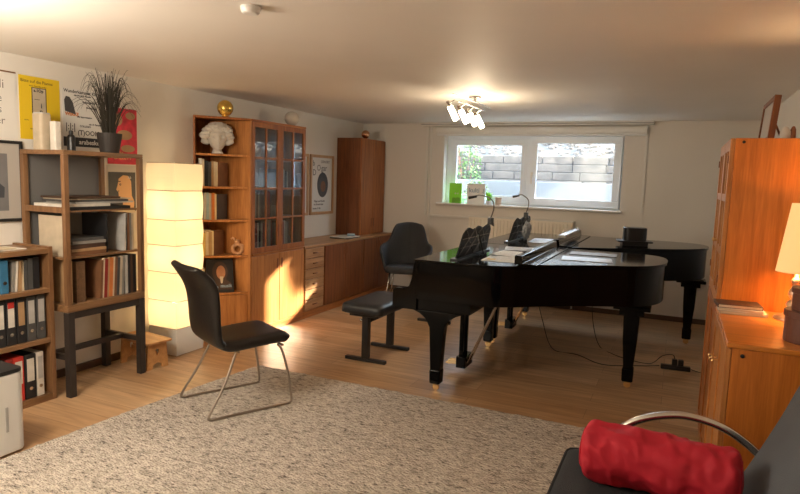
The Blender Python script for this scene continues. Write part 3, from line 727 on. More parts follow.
# ------------------------------------------------------------------ posters on the left wall
def WM(y, z): # local XY -> wall plane facing +X (x right = +Y, y up = +Z)
    return Matrix(((0,0,1,XL+.003),(1,0,0,y),(0,1,0,z),(0,0,0,1)))
def poster(name, label, y0, z0, y1, z1, m, fr=None):
    t = thing(name, label, 'poster', (0,0,0))
    MB().box(XL+.0002, y0, z0, XL+.003, y1, z1).build('sheet', m, t)
    return t
t = poster('text_poster', 'white poster with large grey words at the left edge of the picture', 2.33, 1.79, 2.775, 2.235, PAPERW)
text('lettering', [('Gaudi',.16,.33,.085),('Pianoforte',.03,.24,.075),('Schules',.12,.165,.075),('Klavier',.15,.09,.075)], INKG, t, WM(2.33,1.79))
MB().box(XL+.003, 2.33, 2.228, XL+.0045, 2.775, 2.238).build('top_edge', cm('brown'), t)
t = poster('yellow_poster', 'bright yellow poster with a small framed picture printed on it', 2.795, 1.79, 3.10, 2.23, mat('poster_yellow', (.75,.52,.015), .6))
text('lettering', [('Bitte auf die Pianos',.012,.395,.031),('keine Getränke stellen',.075,.37,.014),('danke',.03,.13,.014),('Johann',.22,.1,.014),('Heft 12',.07,.07,.014),('am Klavier',.1,.05,.012),('Eintritt frei',.1,.03,.012)], cm('dark brown'), t, WM(2.795,1.79))
f = MB(); 
for a in ((.09,.165,.2,.17),(.09,.36,.2,.365),(.09,.17,.096,.36),(.194,.17,.2,.36)): f.box(XL+.003, 2.795+a[0], 1.79+a[1], XL+.0042, 2.795+a[2], 1.79+a[3])
MB().box(XL+.003, 2.891, 1.96, XL+.0036, 2.989, 2.15).build('printed_picture', cm('beige'), t)
f.build('printed_frame', INK, t)
text('picture_print', [('a.1Op',.105,.335,.03),('___',.11,.285,.025),('i',.155,.225,.05),('n',.145,.185,.05)], INK, t, WM(2.795,1.79) @ Matrix.Translation((0,0,.001)), bold=.001)
t = poster('music_poster', 'black and white poster with bold type behind the ornamental grass', 3.12, 1.745, 3.50, 2.19, PAPERW)
text('lettering', [('Wunderkammer Klang',.012,.415,.034),('des Jahres im Museum',.1,.395,.016),('Sonntagskonzert',.17,.35,.018),('Begegnungen',.2,.31,.018),('Mit Improvisation',.12,.235,.018),('mit 15 Pianisten',.22,.185,.018),('|:|:|',.02,.14,.07),('COLLEGIO',.14,.165,.02),('(T)OOIOO)',.12,.105,.052)], INK, t, WM(3.12,1.745), bold=.0007)
text('orange_lettering', [('WERKE',.02,.245,.034)], cm('orange'), t, WM(3.12,1.745), bold=.002)
MB().prism([(3.14,2.02),(3.23,2.0),(3.205,2.09),(3.18,2.125),(3.15,2.13),(3.135,2.1)], XL+.003, XL+.0038, 'X').build('printed_shape', cm('dark grey'), t)
MB().box(XL+.003, 3.122, 1.76, XL+.0035, 3.48, 1.83).build('black_band', INK, t)
text('band_lettering', [('arabeske',.13,.035,.05)], PAPERW, t, WM(3.12,1.745) @ Matrix.Translation((0,0,.001)), bold=.001)
t = poster('red_poster', 'pink and red poster with orange shapes right of the ornamental grass', 3.505, 1.64, 3.80, 2.095, mat('poster_red', (.62,.03,.06), .6, var=.35, vscale=14))
s = MB()
for (cy, cz, ry, rz_) in ((.17,.24,.075,.04),(.1,.36,.05,.05),(.2,.13,.07,.03),(.23,.4,.05,.03)): s.prism([(3.505+a, 1.64+b) for a, b in ell(cy,cz,ry,rz_,0)], XL+.003, XL+.0036, 'X')
s.build('printed_shape', cm('tan'), t)
text('lettering', [('BALLETT',.06,.04,.045),('1. 5. - 30. 6.',.06,.09,.02)], cm('yellow'), t, WM(3.505,1.64))
t = poster('portrait_poster', 'tall pale poster with a painted half face seen through the record shelf', 3.495, .91, 3.79, 1.63, mat('poster_pale', (.62,.58,.52), .6))
MB().box(XL+.003, 3.505, 1.25, XL+.0036, 3.775, 1.575).build('grey_panel', cm('dark grey'), t)
MB().prism([(3.64,1.265),(3.755,1.27),(3.76,1.33),(3.735,1.38),(3.73,1.5),(3.70,1.545),(3.65,1.55),(3.605,1.52),(3.595,1.47),(3.58,1.43),(3.60,1.41),(3.605,1.36),(3.645,1.34)], XL+.0036, XL+.0042, 'X').build('painted_face', mat('painted_orange', (.72,.42,.2), .6), t)
text('painted_features', [('~',.10,.575,.05),('o',.115,.555,.035),('-',.1,.5,.04)], INK, t, WM(3.495,.91) @ Matrix.Translation((0,0,.0014)), bold=.001)
text('lettering', [('AB',.2,.61,.03)], PAPERW, t, WM(3.495,.91) @ Matrix.Translation((0,0,.0012)))
text('small_lettering', [('Malerei und',.05,.3,.02),('Musik',.05,.27,.02)], cm('orange'), t, WM(3.495,.91) @ Matrix.Translation((0,0,.0004)))
MB().prism([(3.52,1.235),(3.77,1.235),(3.76,1.265),(3.72,1.275),(3.56,1.275),(3.53,1.26)], XL+.0042, XL+.0048, 'X').build('painted_collar', cm('cream'), t)
def framed(name, label, y0, z0, y1, z1, ft, fm, fd=.022, mw=.05, pic=None, cat='picture', x=XL):
    t = thing(name, label, cat, (0,0,0))
    f = MB(); f.box(x+.001,y0,z0,x+fd,y1,z0+ft); f.box(x+.001,y0,z1-ft,x+fd,y1,z1); f.box(x+.001,y0,z0+ft,x+fd,y0+ft,z1-ft); f.box(x+.001,y1-ft,z0+ft,x+fd,y1,z1-ft)
    f.build('frame', fm, t, bevel=.002)
    MB().box(x+.001,y0+ft,z0+ft,x+.008,y1-ft,z1-ft).build('mat_board', PAPERW if not mw else mat('mat_board_grey', (.42,.39,.35), .7), t)
    return t
t = framed('framed_print', 'black-framed print of a grey seascape on the wall above the binders', 2.2, 1.215, 2.795, 1.77, .02, BLACKS)
MB().box(XL+.008,2.27,1.29,XL+.0095,2.69,1.68).build('print', mat('print_grey', (.16,.16,.165), .5, var=.15, vscale=5), t)
MB().prism([(2.3,1.38),(2.66,1.38),(2.665,1.45),(2.63,1.48),(2.6,1.46),(2.57,1.5),(2.53,1.49),(2.5,1.46),(2.4,1.47),(2.3,1.45)], XL+.0095, XL+.0102, 'X').build('printed_ship', mat('print_dark', (.05,.055,.065), .6), t)
for gy in (6.26,): pass
t = framed('framed_poster', 'pale-wood framed concert poster with a dark oval portrait beside the corner cupboard', 6.46, 1.10, 7.02, 1.86, .035, FRAMEW, mw=0)
MB().prism([(6.76+.13*math.cos(k*PI/16), 1.48+.16*math.sin(k*PI/16)) for k in range(32)], XL+.008, XL+.0095, 'X').build('oval_portrait', cm('dark grey'), t)
MB().prism([(6.77+.06*math.cos(k*PI/8), 1.46+.07*math.sin(k*PI/8)) for k in range(16)], XL+.0095, XL+.0102, 'X').build('painted_face', cm('brown'), t)
text('lettering', [('b',.06,.62,.1),('D',.06,.5,.11),('O',.16,.56,.11),('gar',.26,.56,.11),('CONCERT',.25,.66,.045),('Flügel und Klavier',.1,.16,.036),('im Konzertsaal',.1,.12,.036),('Sonntag 17 Uhr',.07,.07,.03)], INKG, t, WM(6.46,1.10) @ Matrix.Translation((0,0,.006)), bold=.001)
t = framed('framed_poster', 'narrow strip of a second pale-wood frame right beside the glass-door cabinet', 5.98, 1.10, 6.42, 1.86, .035, FRAMEW, mw=0)
text('lettering', [('MUSIK',.07,.4,.1)], INKG, t, WM(5.98,1.10) @ Matrix.Translation((0,0,.006)))

# ------------------------------------------------------------------ low binder shelf
t = thing('low_bookshelf', 'low brown bookshelf full of binders along the left wall', 'bookshelf', (0,0,0))
LX = -3.83; LY0, LY1 = 1.55, 2.735
MB().box(XL+.004, LY1-.03, 0, LX, LY1, 1.065).build('side_panel', SHELFW, t, bevel=.002)
MB().box(XL+.004, LY0, 0, LX, LY0+.03, 1.065).build('side_panel', SHELFW, t, bevel=.002)
MB().box(XL+.004, LY0+.03, 1.02, LX-.002, LY1-.03, 1.053).build('top_board', SHELFY, t, bevel=.002)
MB().box(XL+.004, LY0+.03, .0, LX-.004, LY1-.03, .045).build('bottom_board', SHELFY, t)
MB().box(XL+.004, LY0+.03, .045, XL+.012, LY1-.03, 1.02).build('back_panel', BACKP, t)
LZ = [.045, .437, .782]
for z in LZ[1:]: MB().box(XL+.012, LY0+.03, z-.03, LX-.004, LY1-.03, z).build('shelf', SHELFY, t, bevel=.002)
def binder(y, z, th, c, lab, label_c='white', h=.305, group='ring binders'):
    t = thing('ring_binder', lab, 'binder', (LX-.17, y, z+.0003), 0, group)
    MB().box(-.14,-th/2,0,.14,th/2,h).build('cover', cm(c), t, bevel=.004)
    MB().box(.14,-th*.33,.12,.1412,th*.33,h-.03).build('spine_label', cm(label_c), t)
    MB().lathe([(.012,0),(.012,.002),(.008,.002)], 14).build('finger_hole', CHROME, t, M=Matrix.Translation((.1402,0,.07)) @ Matrix.Rotation(PI/2,4,'Y'))
    return t
y = 2.66; cols = [('dark grey','pale grey'),('dark grey','pale grey'),('black','tan'),('black','white'),('black','white'),('black','white'),('black','white'),('dark grey','white'),('black','cream')]
names = ['rightmost','second from the right','third from the right','fourth from the right','fifth from the right','sixth from the right','seventh from the right','eighth from the right','ninth from the right']
for i, (c, lc) in enumerate(cols):
    b_ = binder(y, LZ[1], .062, c, '%s ring binder, %s on the middle shelf of the low bookshelf' % (c, names[i]), lc, group='binders on the middle shelf')
    if i == 3: MB().box(.1412,-.02,.245,.1416,.02,.285).build('red_sticker', cm('red'), b_)
    y -= .068
y = 2.665
for i, (c, lc, th) in enumerate([('white','pale grey',.05),('black','white',.075),('red','white',.072),('dark red','dark red',.04),('black','white',.07),('dark grey','white',.07),('black','white',.07)]):
    y -= th/2; binder(y, LZ[0], th, c, '%s ring binder, %s from the right on the bottom binder shelf' % (c, ORD[i]), lc, group='binders on the bottom shelf'); y -= th/2+.006
y = 2.67; z = LZ[2]+.0003
for i, (c, th, h_, ln) in enumerate([('black',.04,.215,0),('dark grey',.035,.21,0),('dark grey',.02,.20,.0),('cream',.014,.195,0),('tan',.024,.2,.08),('white',.014,.20,.08),('grey',.02,.195,.08)]):
    y -= th; book('book', '%s book, %s from the right above the ring binders' % (c, ORD[i]), 'book', 'books on the top binder shelf', LX-.15, y+th/2, z, th, h_, .20, c, lean=ln, pages=False); y -= .004 if ln < .05 else .006
binder(2.425, LZ[2], .05, 'blue', 'blue ring binder on the top shelf of the low bookshelf', 'blue', .215, 'books on the top binder shelf')
book('book', 'white book leaning left of the blue binder', 'book', 'books on the top binder shelf', LX-.15, 2.345, z, .03, .2, .2, 'white', lean=-.15, pages=False)
for i, (yy, zz, rz, c) in enumerate(((2.45,1.0533,.05,'white'),(2.30,1.0575,-.15,'pale grey'),(2.38,1.0617,.1,'cream'))):
    tag(MB().box(-.105,-.15,0,.105,.15,.004, Matrix.Translation((-4.0,yy,zz)) @ Matrix.Rotation(rz,4,'Z')).build('loose_papers', cm(c)), '%s sheet lying on top of the low bookshelf, %s from the bottom' % (c, ORD[i]), 'papers', 'loose papers on the low bookshelf')

# dehumidifier
t = thing('air_cleaner', 'white box-shaped air dehumidifier with black top in front of the binders', 'appliance', (-3.41, 1.96, 0))
MB().prism(rrect(.30,.36,.05,5), .01, .46).build('body', WHITEP, t, bevel=.01)
MB().prism(rrect(.30,.36,.05,5), .46, .482).build('top_panel', BLACKS, t, bevel=.005)
MB().box(.151,.06,.14,.153,.075,.28).build('side_slot', cm('pale grey'), t)
MB().box(.05,-.181,.3,.1,-.179,.33).build('emblem', cm('grey'), t)
for sx in (-.1,.1):
    for sy in (-.13,.13): MB().lathe([(.015,0),(.015,.012)], 12, (sx,sy,0)).build('foot', BLACKS, t)

# small step stool
t = thing('step_stool', 'small light wooden step stool under the shelf stand next to the floor lamp', 'stool', (-3.92, 3.575, 0), math.radians(-8))
sd = [(-.10,0),(-.05,0),(-.04,.035),(0,.05),(.04,.035),(.05,0),(.10,0),(.085,.215),(-.085,.215)]
SM = Matrix.Translation((0,0,0))
def stool_side(x):
    # heart-shaped grip hole left as a dark inlay: real opening built from two halves
    o = MB(); L_ = [(-.10,0),(-.05,0),(-.04,.035),(0,.05),(0,.105),(-.018,.125),(-.018,.155),(0,.165),(0,.215),(-.085,.215)]
    R_ = [(-a, b) for a, b in L_][::-1]
    o.prism(L_, x-.009, x+.009, 'X'); o.prism(R_, x-.009, x+.009, 'X')
    return o.build('end_panel', OAKS, t)
stool_side(-.17); stool_side(.17)
MB().prism(rrect(.44,.235,.02), .215, .233).build('seat', OAKS, t, bevel=.004)
MB().box(-.161,-.008,.10,.161,.008,.14).build('cross_rail', OAKS, t, bevel=.002)

# ------------------------------------------------------------------ leather dining chair
t = thing('leather_chair', 'black leather dining chair on a sled base of steel tube, standing on the rug', 'chair', (-2.70, 3.25, .018), math.atan2(.894,.447)-PI/2)
def side_frame(sx):
    p = [(sx*.20, -.08, .425), (sx*.232,-.175,.22),(sx*.25, -.285, .04), (sx*.25,-.27,.012),(sx*.25, -.22, .008), (sx*.25, .24, .008), (sx*.25,.285,.012),(sx*.25, .30, .045), (sx*.243, .272, .24),(sx*.215, .243, .38),(sx*.20, .215, .425)]
    return MB().tube(crom(p, 5), .0085, 10).build('sled_frame', STEEL, t, smooth=True)
side_frame(-1); side_frame(1)
cr = MB(); cr.tube([(-.215,-.07,.415),(.215,-.07,.415)], .008); cr.tube([(-.215,.25,.415),(.215,.25,.415)], .008); cr.build('under_frame', STEEL, t)
# shell: seat + back as one profile lofted across, upholstered
prof_c = crom([(.285,.445),(.25,.462),(.10,.458),(-.06,.448),(-.15,.455),(-.205,.495),(-.24,.58),(-.265,.70),(-.295,.82),(-.345,.93),(-.385,.985)], 5)
def shell(prof, half, th, name, ub0=0, ub1=1):
    rings = []
    n = len(prof)
    for i, p in enumerate(prof):
        a = prof[max(i-1,0)]; b = prof[min(i+1,n-1)]; tx, tz = b[0]-a[0], b[1]-a[1]; l = math.hypot(tx,tz); nx_, nz_ = tz/l, -tx/l
        u = i/(n-1); w_ = half*(1-.10*max(0,(u-.75)/.25)**2); tt = th*(1-.35*max(0,(u-.85)/.15)) * (0.55 if i in (0, n-1) else 1)
        q_ = ub0+(ub1-ub0)*u; ub = max(0, min(1, (q_-.1)/.6))
        ring = []
        for (sx, sn) in ((-1,-.35),(-.93,-1),(-.5,-1.05),(0,-1.0),(.5,-1.05),(.93,-1),(1,-.35),(1,.35),(.93,1),(.5,1.05),(0,1.0),(-.5,1.05),(-.93,1),(-1,.35)):
            cup = .012*(abs(sx)**2)
            ring.append((sx*w_, p[0]+nx_*sn*tt/2+cup*6.5*ub*(1-.7*max(0,(u-.75)/.25)), p[1]+nz_*sn*tt/2+cup*.6*(1-ub)))
        rings.append(ring)
    return rings
k0 = 22
st_ = MB().loft(shell(prof_c[:k0+1], .23, .08, '', 0, 0)).build('seat', LEATHER, t, smooth=True, sub=1)
bk_ = MB().loft(shell(prof_c[k0-1:], .24, .06, '')).build('backrest', LEATHER, t, smooth=True, sub=1)
sm = MB(); 
for zz in range(1): pass
sm.tube([(-.21,.06,.499),(0,.06,.4935),(.21,.06,.499)], .0022, 5); sm.tube([(0,.24,.498),(0,.06,.4935),(0,-.1,.486)], .0022, 5); sm.build('seam', BLACKS, st_)

# ------------------------------------------------------------------ armchair by the window
t = thing('armchair', 'charcoal upholstered shell armchair on thin chrome legs by the back wall', 'chair', (-3.09, 6.98, 0), math.radians(16))
def arm_rings():
    rings = []
    # horizontal rings of a U shell from z low to high; opening towards -Y
    return rings
s = MB(); s.loft([[(x*sc, y*sc-.0, z) for x, y in rrect(.47,.50,.1,5)] for (sc, z) in ((.86,.415),(.97,.425),(1,.45),(1,.475),(.97,.495),(.85,.503))])
s.build('seat', FABRIC, t, smooth=True)
bm = bmesh.new()
# shell surface: angle parameter around the back, height param
NA, NH = 40, 8; th = .028; outer = []; inner = []
for i in range(NA+1):
    a = -1+2*i/NA                    # -1 left front, 0 back, 1 right front
    ang = a*math.radians(118)
    cx_ = math.sin(ang)*.27; cy_ = .02+math.cos(ang)*.25
    top = .44+.60*max(0, 1-abs(a)**3.0*1.0) if abs(a) < .42 else None
    u = min(1, max(0, (abs(a)-.34)/.14)); sm_ = u*u*(3-2*u); u2 = max(0, (abs(a)-.48)/.52)
    top = 1.03*(1-sm_)+.775*sm_-.13*u2**1.4-.02*(abs(a)/.3)**2*(1-sm_)
    ro, ri = [], []
    for j in range(NH+1):
        v = j/NH; z_ = .42+(top-.42)*v
        fa = min(1, max(0, (abs(a)-.25)/.3)); flare = 1+v*(.02+.26*fa); by = .10*max(0,(z_-.5)/.5)**1.1*max(0, math.cos(ang))
        for lst, r_ in ((ro, 1), (ri, 1-th/.26)):
            lst.append(bm.verts.new((cx_*flare*r_*(1 if abs(a)>.4 else 1), .02+(cy_-.02)*r_+by, z_)))
    outer.append(ro); inner.append(ri)
for i in range(NA):
    for j in range(NH):
        bm.faces.new((outer[i][j], outer[i+1][j], outer[i+1][j+1], outer[i][j+1])); bm.faces.new((inner[i][j], inner[i][j+1], inner[i+1][j+1], inner[i+1][j]))
    bm.faces.new((outer[i][NH], outer[i+1][NH], inner[i+1][NH], inner[i][NH])); bm.faces.new((outer[i][0], inner[i][0], inner[i+1][0], outer[i+1][0]))
for i in (0, NA):
    for j in range(NH): bm.faces.new((outer[i][j], outer[i][j+1], inner[i][j+1], inner[i][j]))
mb = MB(); mb.bm.free(); mb.bm = bm
sh = mb.build('backrest_shell', FABRIC, t, smooth=True, sub=1)
MB().tube([(0,.232,.52),(0,.275,.75),(0,.315,1.0)], .003, 5).build('seam', BLACKS, sh)
for sx in (-1,1):
    for sy in (-1,1): MB().tube([(sx*.17,sy*.17,.42),(sx*.22,sy*.23,.002)], [.011,.008], 10).build('leg', CHROME, t, smooth=True)

# ------------------------------------------------------------------ piano benches
def bench(loc, label):
    t = thing('piano_bench', label, 'bench', loc, 0, 'piano benches')
    s = MB(); s.loft([[(x*sc, y*sc, z) for x, y in rrect(.40,.74,.05,5)] for (sc, z) in ((.93,.435),(.99,.445),(1.0,.465),(1.0,.485),(.985,.503),(.95,.515),(.6,.519))])
    s.build('seat', VINYL, t, smooth=True)
    MB().box(-.14,-.30,.405,.14,.30,.434).build('seat_frame', BLACKS, t, bevel=.003)
    for sy in (-1,1):
        MB().box(-.03,sy*.245-.028,.03,.03,sy*.245+.028,.404).build('post', BLACKS, t, bevel=.004)
        MB().box(-.195,sy*.245-.022,.0,.195,sy*.245+.022,.03).build('foot_bar', BLACKS, t, bevel=.004)
        MB().lathe([(.014,0),(.014,.03),(.008,.034)], 14).build('adjustment_knob', CHROME, t, M=Matrix.Translation((-.03,sy*.245-.0,.36)) @ Matrix.Rotation(-PI/2,4,'Y'))
    MB().tube([(0,-.217,.35),(0,.217,.35)], .016, 12).build('cross_bar', BLACKS, t, smooth=True)
bench((-2.375, 4.82, 0), 'black padded piano bench standing in front of the nearer grand piano')
bench((-2.39, 6.49, 0), 'black piano bench half hidden behind the nearer grand piano')

# ------------------------------------------------------------------ grand pianos
def piano(loc, W, near, label, tail_leg, group='grand pianos'):
    """local x: 0 at the key front, + towards the tail; y: 0 treble side, W bass side. near: outline points of the curved side and tail"""
    t = thing('grand_piano', label, 'piano', loc, 0, group)
    cur = [tuple(p.xy) for p in crom([(a, b, 0) for a, b in near], 8)]
    rim = [(.18, 0)] + cur + [(.18, W)]
    def offs(poly, d):
        out = []; n = len(poly)
        for i, p in enumerate(poly):
            a = Vector(poly[i-1]); b = Vector(poly[(i+1)%n]); tg = (b-a).normalized(); nrm = Vector((tg.y, -tg.x)); out.append((p[0]+nrm.x*d, p[1]+nrm.y*d))
        return out
    lidp = [(.175, -.012)] + [q for q in offs(rim, .014)[2:-2]] + [(.175, W+.012)]
    MB().prism(rim, .695, .982).build('case', BLACKP, t, bevel=.003, seg=1)
    MB().prism([(.03,.02),(.62,.02),(.62,W-.02),(.03,W-.02)], .615, .695).build('keybed', BLACKP, t, bevel=.003)
    prof = [(0,.627),(.002,.745),(.02,.765),(.10,.768),(.135,.79),(.155,.85),(.165,.93),(.175,.982),(.20,.982),(.20,.612),(.03,.612)]
    for a in (0, W-.055): MB().prism(prof, a-.002, a+.057, 'Y').build('cheek', BLACKP, t, bevel=.003)
    MB().box(.02,.057,.675,.045,W-.057,.715).build('key_slip', BLACKP, t)
    k_ = MB(); n = 52; wk = (W-.16)/n
    for i in range(n): k_.box(.045, .08+i*wk+.0006, .70, .178, .08+(i+1)*wk-.0006, .735)
    kk = k_.build('white_keys', mat('ivory_key', (.8,.78,.7), .3), t)
    k_ = MB()
    for i in range(n-1):
        if i % 7 not in (2, 6): k_.box(.09, .08+(i+1)*wk-.006, .735, .178, .08+(i+1)*wk+.006, .746)
    k_.build('black_keys', BLACKS, t)
    MB().box(.155,.057,.738,.178,W-.057,.98).build('fallboard', BLACKP, t, bevel=.002)
    # lid: front deck and main part with its folded flap
    xs = .93
    fore = [p for p in lidp if p[0] <= xs and p[1] < W/2] ; aft = [p for p in lidp if p[0] > xs]
    yc = fore[-1][1] + (aft[0][1]-fore[-1][1])*(xs-fore[-1][0])/(aft[0][0]-fore[-1][0])
    foreP = fore + [(xs-.004, yc), (xs-.004, W+.012), (.175, W+.012)]
    aftP = [(xs, yc)] + aft + [(xs, W+.012)]
    MB().prism(foreP, .983, .999).build('front_deck', BLACKP, t, bevel=.003, seg=1)
    MB().prism(aftP, .983, 1.006).build('lid', BLACKP, t, bevel=.004, seg=2)
    y0 = yc+.03
    MB().prism([(xs-.03,1.007),(xs-.03,1.072),(xs+.022,1.072),(xs+.03,1.018),(xs+.13,1.014),(xs+.13,1.007)], y0, W-.01, 'Y').build('lid_flap', BLACKP, t, bevel=.003)
    # legs
    def leg(x, y, br=True):
        lg = MB()
        if br:
            pr = [(-.205,.612),(-.14,.588),(-.09,.55),(-.058,.49),(-.053,.42),(-.039,.16),(.039,.16),(.053,.42),(.062,.50),(.10,.56),(.15,.592),(.20,.612)]
            lg.prism([(x+a, b) for a, b in pr], y-.038, y+.038, 'Y')
        else:
            lg.box(x-.135,y-.12,.645,x+.135,y+.12,.674); lg.box(x-.09,y-.09,.60,x+.09,y+.09,.645)
            lg.loft([[(x+a*s_, y+b*s_, z_) for a, b in rrect(2,2,.2,2)] for s_, z_ in ((.06,.60),(.054,.4),(.036,.16))])
        lg.loft([[(x+a*s_, y+b*s_, z_) for a, b in rrect(2,2,.2,2)] for s_, z_ in ((.040,.165),(.044,.155),(.042,.065),(.036,.055))])
        L = lg.build('leg', BLACKP, t, bevel=.003, seg=1)
        c_ = MB(); c_.lathe([(.012,.035),(.026,.045),(.026,.058),(.012,.064)], 16, (x,y,0)); c_.lathe([(.024,-.008),(.026,-.006),(.026,.006),(.024,.008)], 18)
        for v in c_.bm.verts[-72:]:
            q = v.co.copy(); v.co = Vector((x+q.x, y+q.z, .0265+q.y))
        c_.build('caster', BRASS, L)
    leg(.365, .05); leg(.365, W-.05)
    leg(tail_leg[0], tail_leg[1], False)
    # pedal lyre
    ym = W/2-.18
    ly = MB(); ly.box(.375,ym-.10,.06,.455,ym+.10,.155); ly.box(.385,ym-.065,.155,.42,ym-.035,.614); ly.box(.385,ym+.035,.155,.42,ym+.065,.614)
    ly = ly.build('pedal_lyre', BLACKP, t, bevel=.004)
    for k in (-1,0,1): MB().prism([(.27,.078),(.30,.072),(.376,.082),(.376,.092),(.30,.088),(.275,.09)], ym+k*.055-.013, ym+k*.055+.013, 'Y').build('pedal', BRASS, ly, bevel=.003)
    MB().tube([(.455,ym-.05,.10),(.70,ym-.02,.674)], .007, 8).tube([(.455,ym+.05,.10),(.70,ym+.02,.674)], .007, 8).build('brace_rod', CHROME, ly)
    return t
P1 = (-1.94, 4.16, 0)
piano(P1, 1.50, [(.45,.0),(.72,.012),(.88,.08),(1.04,.215),(1.24,.365),(1.45,.50),(1.72,.655),(1.85,.85),(1.89,1.10),(1.86,1.35),(1.75,1.475),(1.55,1.50)], 'nearer black grand piano with closed lid, its keyboard end towards the cabinets', (1.68,.86))
P2 = (-1.94, 5.705, 0)
piano(P2, 1.50, [(.45,.0),(.78,.01),(.95,.06),(1.18,.175),(1.48,.35),(1.95,.66),(2.16,.88),(2.245,1.13),(2.20,1.36),(2.05,1.475),(1.8,1.50)], 'farther black grand piano beneath the window, carrying the small black box', (2.12,1.07))

def music_desk(loc, label, seed):
    t = thing('music_desk', label, 'music stand', loc, 0, 'music desks on the pianos')
    Mr = Matrix.Rotation(math.radians(12), 4, 'Y')
    d = MB()
    top = crom([(-.36,.20,0),(-.27,.245,0),(-.12,.225,0),(0,.245,0),(.12,.225,0),(.27,.245,0),(.36,.20,0)], 4)
    pts = [(-.40,.012),] + [(p.x,p.y) for p in top] + [(.40,.012)]
    d.prism(pts, -.004, .004, 'X', Mr); d.build('desk_panel', mat('desk_black', (.006,.006,.006), .5, spec=.2), t)
    w_ = MB()
    for sd_ in (-.006,.006):
     for (a, b) in (((-.36,.03),(-.1,.22)),((-.2,.02),(.1,.23)),((0,.02),(.3,.22)),((.36,.03),(.1,.22)),((.2,.02),(-.1,.23)),((0,.02),(-.3,.22))):
        w_.tube([Mr @ Vector((sd_,a[0],a[1])), Mr @ Vector((sd_,b[0],b[1]))], .003, 5)
     for zz in (.09,.16): w_.tube([Mr @ Vector((sd_,-.36,zz)), Mr @ Vector((sd_,.36,zz))], .003, 5)
    w_.build('lattice', mat('desk_lattice', (.5,.47,.44), .25, .7), t)
    MB().box(-.035,-.42,.0,.03,.42,.012).build('ledge', BLACKS, t, bevel=.002)
    MB().tube([(.008,0,.01),(.10,0,.012),(.05,0,.18)], .006, 8).build('rear_prop', BLACKS, t)
    return t
music_desk((-1.49, 4.69, .9995), 'black latticed music desk on the nearer piano', 1)
music_desk((-1.50, 6.28, .9995), 'black music desk on the farther piano, strewn with cloth', 2)
def desk_lamp(loc, label, sc=1.0, hx=-.15):
    t = thing('clip_lamp', label, 'lamp', loc, 0, 'clip-on music lamps')
    c = MB(); c.box(-.02,-.025,-.035,.02,.025,.02); c.prism([(-.028,-.05),(.0,-.03),(.03,-.05),(.02,.0),(-.02,.0)], -.015, .015, 'Y'); c.build('clip', BLACKS, t, bevel=.003)
    MB().tube(crom([(0,0,.02),(.02,0,.09),(.015,0,.15),(-.03,0,.19),(hx*.7,0,.205),(hx,0,.19)], 6), .0055, 8).build('gooseneck', mat('gooseneck', (.15,.14,.13), .35, .8), t, smooth=True)
    MB().tube([(hx+.02,0,.193),(hx-.05,0,.178)], [.010,.013], 10).build('lamp_head', BLACKS, t, smooth=True)
desk_lamp((-1.405, 4.90, 1.275), 'black gooseneck clip lamp arching over the music desk of the nearer piano')
desk_lamp((-1.43, 6.30, 1.265), 'black gooseneck clip lamp on the music desk of the farther piano', hx=-.10)
# crumpled cloth on second desk
cl = MB(); bmesh.ops.create_icosphere(cl.bm, subdivisions=4, radius=1)
for v in cl.bm.verts:
    n_ = noise.noise(v.co*2.2)*.35+noise.noise(v.co*5)*.15
    v.co = Vector((v.co.x*.035*(1+n_)-1.375, v.co.y*.10*(1+n_)+6.12, v.co.z*.09*(1+n_)+1.11))
tag(cl.build('grey_cloth', mat('grey_cloth', (.3,.31,.33), .9, var=.5, vscale=30), smooth=True), 'crumpled grey patterned cloth draped on the music desk of the farther piano', 'cloth')
# sheet music and papers on pianos
def sheet(cx, cy, w_, h_, z, rz, label, m, lines=True, group=None):
    t = thing('sheet_music', label, 'sheet music', (cx, cy, z), rz, group)
    MB().box(-w_/2,-h_/2,0,w_/2,h_/2,.003).build('pages', m, t)
    if lines:
        s_ = MB()
        for k in range(9):
            yy = -h_/2+.03+k*(h_-.06)/8; s_.box(-w_/2+.02, yy, .003, w_/2-.02, yy+.004, .0034)
        s_.build('printed_staves', INKG, t)
sheet(-1.205, 4.58, .26, .34, .9998, .06, 'open white sheet music on the nearer piano beside its music desk', PAPERW)
sheet(-1.225, 4.97, .28, .36, .9998, -.1, 'second white music sheet, just behind the first on the nearer piano', PAPERW)
sheet(-1.25, 5.38, .28, .28, .9998, .2, 'printed page near the far edge of the nearer piano', cm('pale grey'))
tag(MB().box(-.03,-.03,0,.03,.03,.002, Matrix.Translation((-1.27,4.50,1.0034))).build('note_slip', cm('yellow')), 'small yellow slip on the white sheet music', 'paper')
sheet(-.62, 4.94, .38, .26, 1.0068, .12, 'large white sheet lying flat on the closed lid of the nearer piano', mat('lid_sheet', (.5,.52,.54), .4), lines=False)
sheet(-.62, 5.35, .38, .22, 1.0068, .05, 'grey folder on the nearer piano lid, close to the farther piano', cm('grey'), lines=False)
sheet(-1.22, 6.3, .28, .5, .9998, .05, 'papers spread on the front deck of the farther piano', cm('pale grey'))
# black round box with brim
t = thing('black_hat_box', 'small black hat-like box with a flat brim on the lid of the farther piano', 'box', (-.37, 6.50, 1.0065), .2)
MB().prism(rrect(.33,.22,.03), .03, .045).build('brim', BLACKS, t, bevel=.002)
MB().box(-.12,-.08,0,.12,.08,.03).build('base', BLACKS, t, bevel=.002)
MB().prism(rrect(.22,.17,.05), .045, .175).build('body', BLACKS, t, bevel=.006)
# storage things on bar of farther piano
tag(MB().box(0,0,0,.07,.95,.03, Matrix.Translation((-1.03+.0,5.95,1.0725))).build('clear_case', mat('frosted_case', (.45,.45,.45), .25), bevel=.006), 'long pale translucent case lying on the folded lid flap of the farther piano', 'case')

